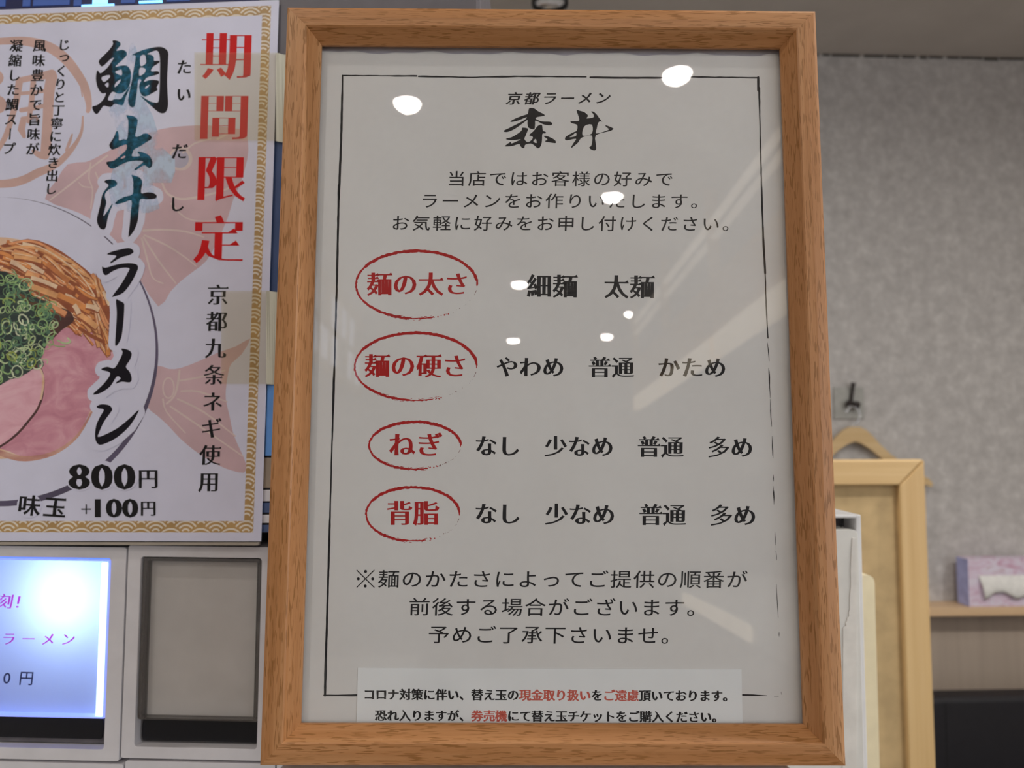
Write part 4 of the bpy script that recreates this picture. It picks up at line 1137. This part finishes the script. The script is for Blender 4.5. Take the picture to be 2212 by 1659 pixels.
# bamboo strips and noodles, steeper towards the right
pr = pp(11)
pr.poly([(-40, 545), (0, 530), (60, 516), (110, 530), (160, 562), (205, 600), (232, 640), (240, 690), (246, 745), (236, 762), (214, 735), (190, 712), (150, 706), (110, 700), (60, 660), (-40, 620)], mi=5, smooth=2)
def in_noodle(x, y):
    top = 520 if x < 90 else 520+(x-90)*.66
    bot = 588+x*.66 if x < 130 else 674+(x-130)*.75
    return top+8 < y < bot+14 and x < 240
k = 0; z = 0
while k < 120:
    x = rnd.uniform(-30, 232); y = rnd.uniform(512, 755)
    if not in_noodle(x, y): continue
    a = math.radians(18+28*max(0, x)/230+rnd.uniform(-14, 14)+(25 if x > 205 else 0)); l = rnd.uniform(28, 74); w_ = rnd.uniform(4, 10)
    bend = rnd.uniform(-4, 5)
    dx, dy = math.cos(a)*l/2, math.sin(a)*l/2
    if x+dx > 242: continue
    c = rnd.choice((0, 0, 1, 1, 2, 3, 4, 4, 5))
    pr.stroke([(x-dx, y-dy+bend+1.5, w_+1.5), (x, y+1.5-bend*.3, w_+2.5), (x+dx, y+dy+bend+1.5, w_+1.5)], 5, z, smooth=3, ends=False)
    pr.stroke([(x-dx, y-dy+bend, w_*.8), (x, y-bend*.3, w_), (x+dx, y+dy+bend, w_*.85)], c, 0, smooth=3, ends=False)
    if rnd.random() < .5:
        pr.stroke([(x-dx*.8, y-dy*.8+bend-w_*.25, 1.5), (x+dx*.7, y+dy*.7+bend-w_*.3, 1.8)], 3, 0, ends=False)
    k += 1
for s in ([(20, 527, 4), (60, 520, 5), (95, 530, 5), (130, 552, 4)], [(5, 538, 5), (60, 533, 5), (110, 548, 5), (150, 575, 4)], [(50, 524, 3), (100, 540, 3), (170, 590, 3), (205, 640, 3)], [(150, 560, 4), (190, 595, 4), (222, 640, 4)]):
    pr.stroke(s, rnd.choice((1, 3, 4)), 0, smooth=4)
for x, y, a, l, w_, c in ((95, 610, 20, 60, 9, 3), (120, 640, 22, 130, 13, 1), (160, 655, 28, 80, 12, 0), (60, 560, 10, 60, 8, 1), (70, 655, 28, 90, 11, 4), (185, 690, 35, 60, 12, 1), (200, 665, 18, 30, 10, 3), (165, 668, 60, 22, 11, 3), (120, 668, 25, 50, 12, 4), (40, 575, 30, 40, 9, 3)):
    a = math.radians(a); dx, dy = math.cos(a)*l/2, math.sin(a)*l/2
    pr.stroke([(x-dx, y-dy+2.5, w_+1), (x+dx, y+dy+2.5, w_+1)], 5, 0, ends=False); pr.stroke([(x-dx, y-dy, w_), (x, y-2, w_*.95), (x+dx, y+dy, w_)], c, 0, smooth=3, ends=False)
pr.build('noodle_print', MENMA, poster)
# dark hollow and green onion rings
pr = pp(15)
pr.poly([(105, 672), (125, 664), (150, 672), (160, 690), (150, 702), (134, 712), (110, 735), (92, 742), (85, 790), (60, 800), (-40, 825), (-40, 760)], mi=0, smooth=3)
pr.poly([(-40, 600), (0, 585), (30, 596), (52, 612), (72, 640), (110, 655), (128, 668), (112, 690), (104, 730), (88, 775), (60, 805), (20, 820), (-40, 830)], mi=1, smooth=3)
pr.build('onion_shadow_print', [M['brown'], M['onion_dark']], poster)
pr = pp(16); z = 0
def in_onion(x, y):
    t_ = 600 if x < 30 else 600+(x-30)*.62
    b_ = 818-max(0, x)*.35
    r_ = 120 if y < 720 else 120-(y-720)*.45
    return t_-8 < y < b_ and x < r_
k = 0
while k < 190:
    x = rnd.uniform(-30, 125); y = rnd.uniform(588, 822)
    if not in_onion(x, y): continue
    k += 1
    r1 = rnd.uniform(5, 15); sq = rnd.uniform(.45, 1); a = rnd.uniform(0, 3.14); w_ = rnd.uniform(1.4, 3.4); n = 12
    a0 = rnd.uniform(0, 6.28); sp = rnd.choice((6.28, 6.28, 4.2, 3.2))
    yel = (y-600)/220
    c = rnd.choice((0, 1, 2, 3, 0, 1)) if rnd.random() > yel*.6 else rnd.choice((2, 4, 5, 3))
    P_ = []
    for q in range(n+1):
        t_ = a0+sp*q/n; X = r1*math.cos(t_); Y = r1*sq*math.sin(t_); P_.append((x+X*math.cos(a)-Y*math.sin(a), y+X*math.sin(a)+Y*math.cos(a), w_))
    pr.stroke(P_, c, z, ends=False)
    if rnd.random() < .25: pr.disc(x, y, r1*.35, rnd.choice((3, 0)), 0, n=8)
pr.stroke([(124, 735, 3), (140, 742, 4), (152, 738, 4), (146, 730, 3)], 2, z, smooth=3); pr.stroke([(108, 742, 2), (125, 748, 2), (140, 748, 2)], 1, z, smooth=3)
pr.build('onion_print', ONION, poster)

# title with white halo, teal wash and splash
zt = lambda p: Z(p, 9.76, 190, 80); zd = lambda p: Z(p, 11.06, 190, 240); zj = lambda p: Z(p, 11.06, 190, 370); zr_ = lambda p: Z(p, 5.53, 0, 450); zm = lambda p: Z(p, 3.568, 0, 400); zn = lambda p: Z(p, 3.568, 0, 780)
t1 = zt([(520,75),(600,75),(670,110),(685,170),(600,285),(700,270),(780,285),(820,340),(790,420),(580,620),(680,605),(800,600),(870,650),(905,750),(900,880),(880,1000),(820,1110),(720,1180),(620,1190),(510,1155),(420,1310),(490,1340),(560,1310),(690,1305),(760,1210),(870,1050),(885,1065),(800,1260),(740,1430),(650,1425),(560,1410),(480,1475),(360,1450),(310,1470),(210,1610),(160,1615),(120,1570),(90,1470),(200,1430),(320,1320),(380,1185),(300,1190),(220,1100),(175,950),(170,820),(200,700),(260,765),(350,700),(430,620),(540,450),(555,435),(480,460),(400,540),(320,610),(270,610),(230,540),(240,480),(330,390),(430,290),(500,200),(530,140)])
t1h = [zt(h) for h in ([(285,850),(440,800),(460,850),(340,950)], [(360,995),(430,960),(430,1050),(385,1045)], [(570,740),(690,685),(715,720),(705,810)], [(600,950),(690,890),(660,970),(570,1055),(565,1010)])]
t2 = zt([(930,375),(1050,315),(1200,260),(1400,215),(1550,210),(1650,260),(1695,340),(1690,500),(1670,900),(1680,1200),(1690,1420),(1660,1550),(1600,1605),(1500,1590),(1350,1470),(1130,1270),(1140,1255),(1300,1350),(1400,1380),(1480,1370),(1505,1200),(1515,900),(1518,500),(1500,350),(1450,285),(1350,310),(1250,360),(1340,375),(1390,430),(1395,500),(1490,500),(1508,530),(1430,590),(1370,630),(1330,720),(1470,720),(1500,770),(1400,810),(1250,850),(1180,945),(1300,905),(1450,910),(1500,950),(1450,1060),(1470,1110),(1380,1170),(1220,1250),(1130,1220),(1085,1100),(1085,1000),(1125,910),(1060,900),(1040,1100),(1010,1330),(980,1460),(930,1480),(880,1450),(845,1360),(870,1180),(920,950),(960,700),(1000,480),(1000,390)])
t2h = [zt(h) for h in ([(1105,410),(1200,380),(1225,480),(1215,560),(1110,610)], [(1095,650),(1210,670),(1190,760),(1080,815)], [(1205,1060),(1280,1010),(1290,1030),(1225,1090)])]
t3 = zd([(915,100),(1000,105),(1100,125),(1170,180),(1190,240),(1160,430),(1135,605),(1250,590),(1320,540),(1430,540),(1515,610),(1510,670),(1400,740),(1250,840),(1100,920),(1070,990),(1055,1080),(1240,1070),(1180,975),(1250,970),(1350,1000),(1450,1050),(1520,1150),(1540,1260),(1510,1340),(1450,1360),(1370,1300),(1300,1310),(1150,1410),(1110,1390),(1200,1310),(1320,1210),(1200,1185),(1000,1200),(830,1260),(650,1360),(560,1375),(500,1340),(440,1220),(620,1180),(780,1050),(915,920),(920,800),(780,840),(640,905),(560,910),(510,830),(530,760),(620,620),(670,490),(710,480),(740,600),(745,700),(850,670),(935,665),(960,450),(960,220)])
t3h = [zd([(780,1140),(820,1090),(885,1065),(880,1110)])]
t4 = zj([(390,255),(430,210),(550,195),(650,220),(700,290),(660,355),(540,410),(440,490),(405,570),(420,660),(440,750),(410,880),(370,1050),(390,1055),(480,930),(570,785),(585,810),(520,970),(470,1130),(440,1300),(400,1380),(340,1390),(270,1340),(215,1200),(230,1050),(290,820),(330,600),(390,470),(490,345),(440,285)])
t5 = zj([(1040,100),(1060,90),(1200,130),(1280,200),(1295,300),(1270,515),(1400,505),(1530,510),(1630,560),(1640,620),(1590,655),(1400,670),(1250,675),(1220,900),(1190,1180),(1110,1400),(990,1560),(965,1540),(1000,1250),(1020,980),(1040,700),(850,750),(690,785),(650,760),(720,690),(870,610),(1060,550),(1080,350),(1075,200)])
t6 = zr_([(1280,545),(1330,520),(1440,490),(1540,475),(1590,500),(1590,530),(1540,560),(1440,590),(1330,655),(1320,640),(1390,570),(1300,555)])
t7 = zr_([(1220,695),(1260,710),(1400,670),(1530,655),(1620,665),(1650,700),(1630,770),(1560,900),(1470,1010),(1360,1055),(1345,1045),(1450,900),(1530,760),(1540,715),(1440,715),(1340,755),(1270,800),(1230,770)])
t8 = zr_([(1385,1095),(1420,1100),(1475,1130),(1485,1170),(1475,1350),(1450,1540),(1400,1635),(1375,1625),(1385,1450),(1395,1250)])
t9 = zm([(935,1260),(990,1270),(1015,1300),(1000,1350),(970,1400),(1000,1440),(1015,1490),(1000,1520),(940,1515),(895,1530),(900,1515),(930,1490),(900,1475),(850,1550),(780,1600),(725,1615),(725,1600),(800,1530),(850,1450),(785,1425),(790,1410),(830,1400),(880,1410),(920,1350),(945,1290)])
t10 = zn([(745,350),(780,333),(840,340),(865,370),(850,400),(800,470),(760,560),(755,582),(790,575),(900,520),(1000,440),(1060,382),(1065,395),(1000,500),(900,590),(800,640),(755,640),(733,590),(740,500),(770,430),(800,375),(760,365)])
pr = pp(20, 0)
pr.rows([pr.halo(q, 15) for q in (t6, t7, t8, t9, t10)]+[pr.halo(circ(cx, cy, r-2, 24), 2) for cx, cy, r in ((172, 1027, 34), (220, 1027, 33), (268, 1027, 33), (63, 1092, 27))])
pr.rows([pr.halo(q, 15) for q in (t4, t5)], dz=L(21)-L(20))
pr.build('title_halo_print', M['print_white'], poster)
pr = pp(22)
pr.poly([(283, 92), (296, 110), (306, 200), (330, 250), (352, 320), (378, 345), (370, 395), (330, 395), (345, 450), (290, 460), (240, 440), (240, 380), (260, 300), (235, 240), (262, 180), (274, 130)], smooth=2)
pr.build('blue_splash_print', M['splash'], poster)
ua, va = POST.at(288, 270)[0], POST.at(288, 478)[1]
M['title'] = mk_title(POST.at(283, 270)[0], va, 46*pxm, 40*pxm)
pr = pp(24)
lo = L(25)-L(24)
pr.poly(t1, t1h, smooth=3, dz=lo); pr.poly(t2, t2h, smooth=3, dz=lo); pr.poly(t3, t3h, smooth=3, dz=lo); pr.poly(t4, smooth=3, dz=lo); pr.poly(t5, smooth=3, dz=lo)
for q in (t6, t7, t8, t9, t10): pr.poly(q, smooth=3)
pr.build('title_lettering', M['title'], poster)
def plx(name, text, p0, p1, ew, eh, st, mat='ink', **kw):
    pr = pp(24 if name == 'price_lettering' else 25); line(pr, text, p0, p1, ew, eh, st, **kw); return pr.build(name, M[mat], poster)
plx('reading_lettering', 'たい', (398, 145), (397, 204), 34, 34, BRUSH, vert=True, shear=.1)
plx('reading_lettering', 'だ', (388, 327), (388, 327), 36, 36, BRUSH, vert=True, shear=.1)
plx('reading_lettering', 'し', (382, 441), (382, 441), 36, 36, BRUSH, vert=True)
plx('red_lettering', '期間限定', (490, 120), (472, 517), 114, 112, HEAVY, 'poster_red', vert=True, shear=.03)
plx('column_lettering', '京都九条ネギ使用', (471, 637), (451, 1041), 47, 47, MINK, vert=True, shear=.03)
plx('column_lettering', 'じっくりと丁寧に炊き出し', (138, 97), (110, 408), 28, 27, BRUSH, vert=True, shear=.08)
plx('column_lettering', '風味豊かで旨味が', (85.5, 99), (70, 322), 29, 28, BRUSH, vert=True, shear=.08)
plx('column_lettering', '凝縮した鯛スープ', (35, 99), (19, 321), 29, 28, BRUSH, vert=True, shear=.08)
plx('price_lettering', '800', (171, 1028), (269, 1028), 88, 79, (0.05, -0.006, 0, 0))
plx('price_lettering', '円', (320, 1034), (320, 1034), 46, 46, MINK)
plx('price_lettering', '味玉', (63, 1092), (119, 1096), 50, 48, BRUSH, shear=.05)
plx('price_lettering', '+', (184, 1099), (184, 1099), 48, 48, (-.015, -.015, 0, 0))
plx('price_lettering', '100', (211, 1096), (281, 1096), 66, 58, (0.045, -0.006, 0, 0))
plx('price_lettering', '円', (320, 1098), (320, 1098), 36, 36, MINK)

# pale tape holding the poster
def strip(y0, y1, x0, x1, tl_):
    z = .0009
    a, b, c, d = POST.at(x0, y0, z), POST.at(x1, y0+1, z), POST.at(x1, y1+1, z), POST.at(x0, y1, z)
    vs = []; fs = []; N = 40; edge = 0.0
    for k in range(N+1):
        q = k/N
        for (p0, p1) in ((a, b), (d, c)):
            u = p0[0]+(p1[0]-p0[0])*q; v = p0[1]+(p1[1]-p0[1])*q
            vs.append((u, v, z if u < .0005 else max(-.0012, z-(u-.0005)*.7)))
    for k in range(N): fs.append((2*k, 2*k+1, 2*k+3, 2*k+2))
    o = obj('adhesive_tape', mesh('adhesive_tape', vs, fs, [M['tape'], M['tape_end']], [1 if vs[f[0]][0] > -.0015 else 0 for f in fs])); o.matrix_world = Mp
    md = o.modifiers.new('thick', 'SOLIDIFY'); md.thickness = .00005
    tag(o, tl_, 'tape', 'pale tapes on the right edge of the poster')
strip(113, 303, 420, 640, 'upper piece of pale tape across the right edge of the poster')
strip(628, 829, 478, 622, 'lower piece of pale tape across the right edge of the poster')
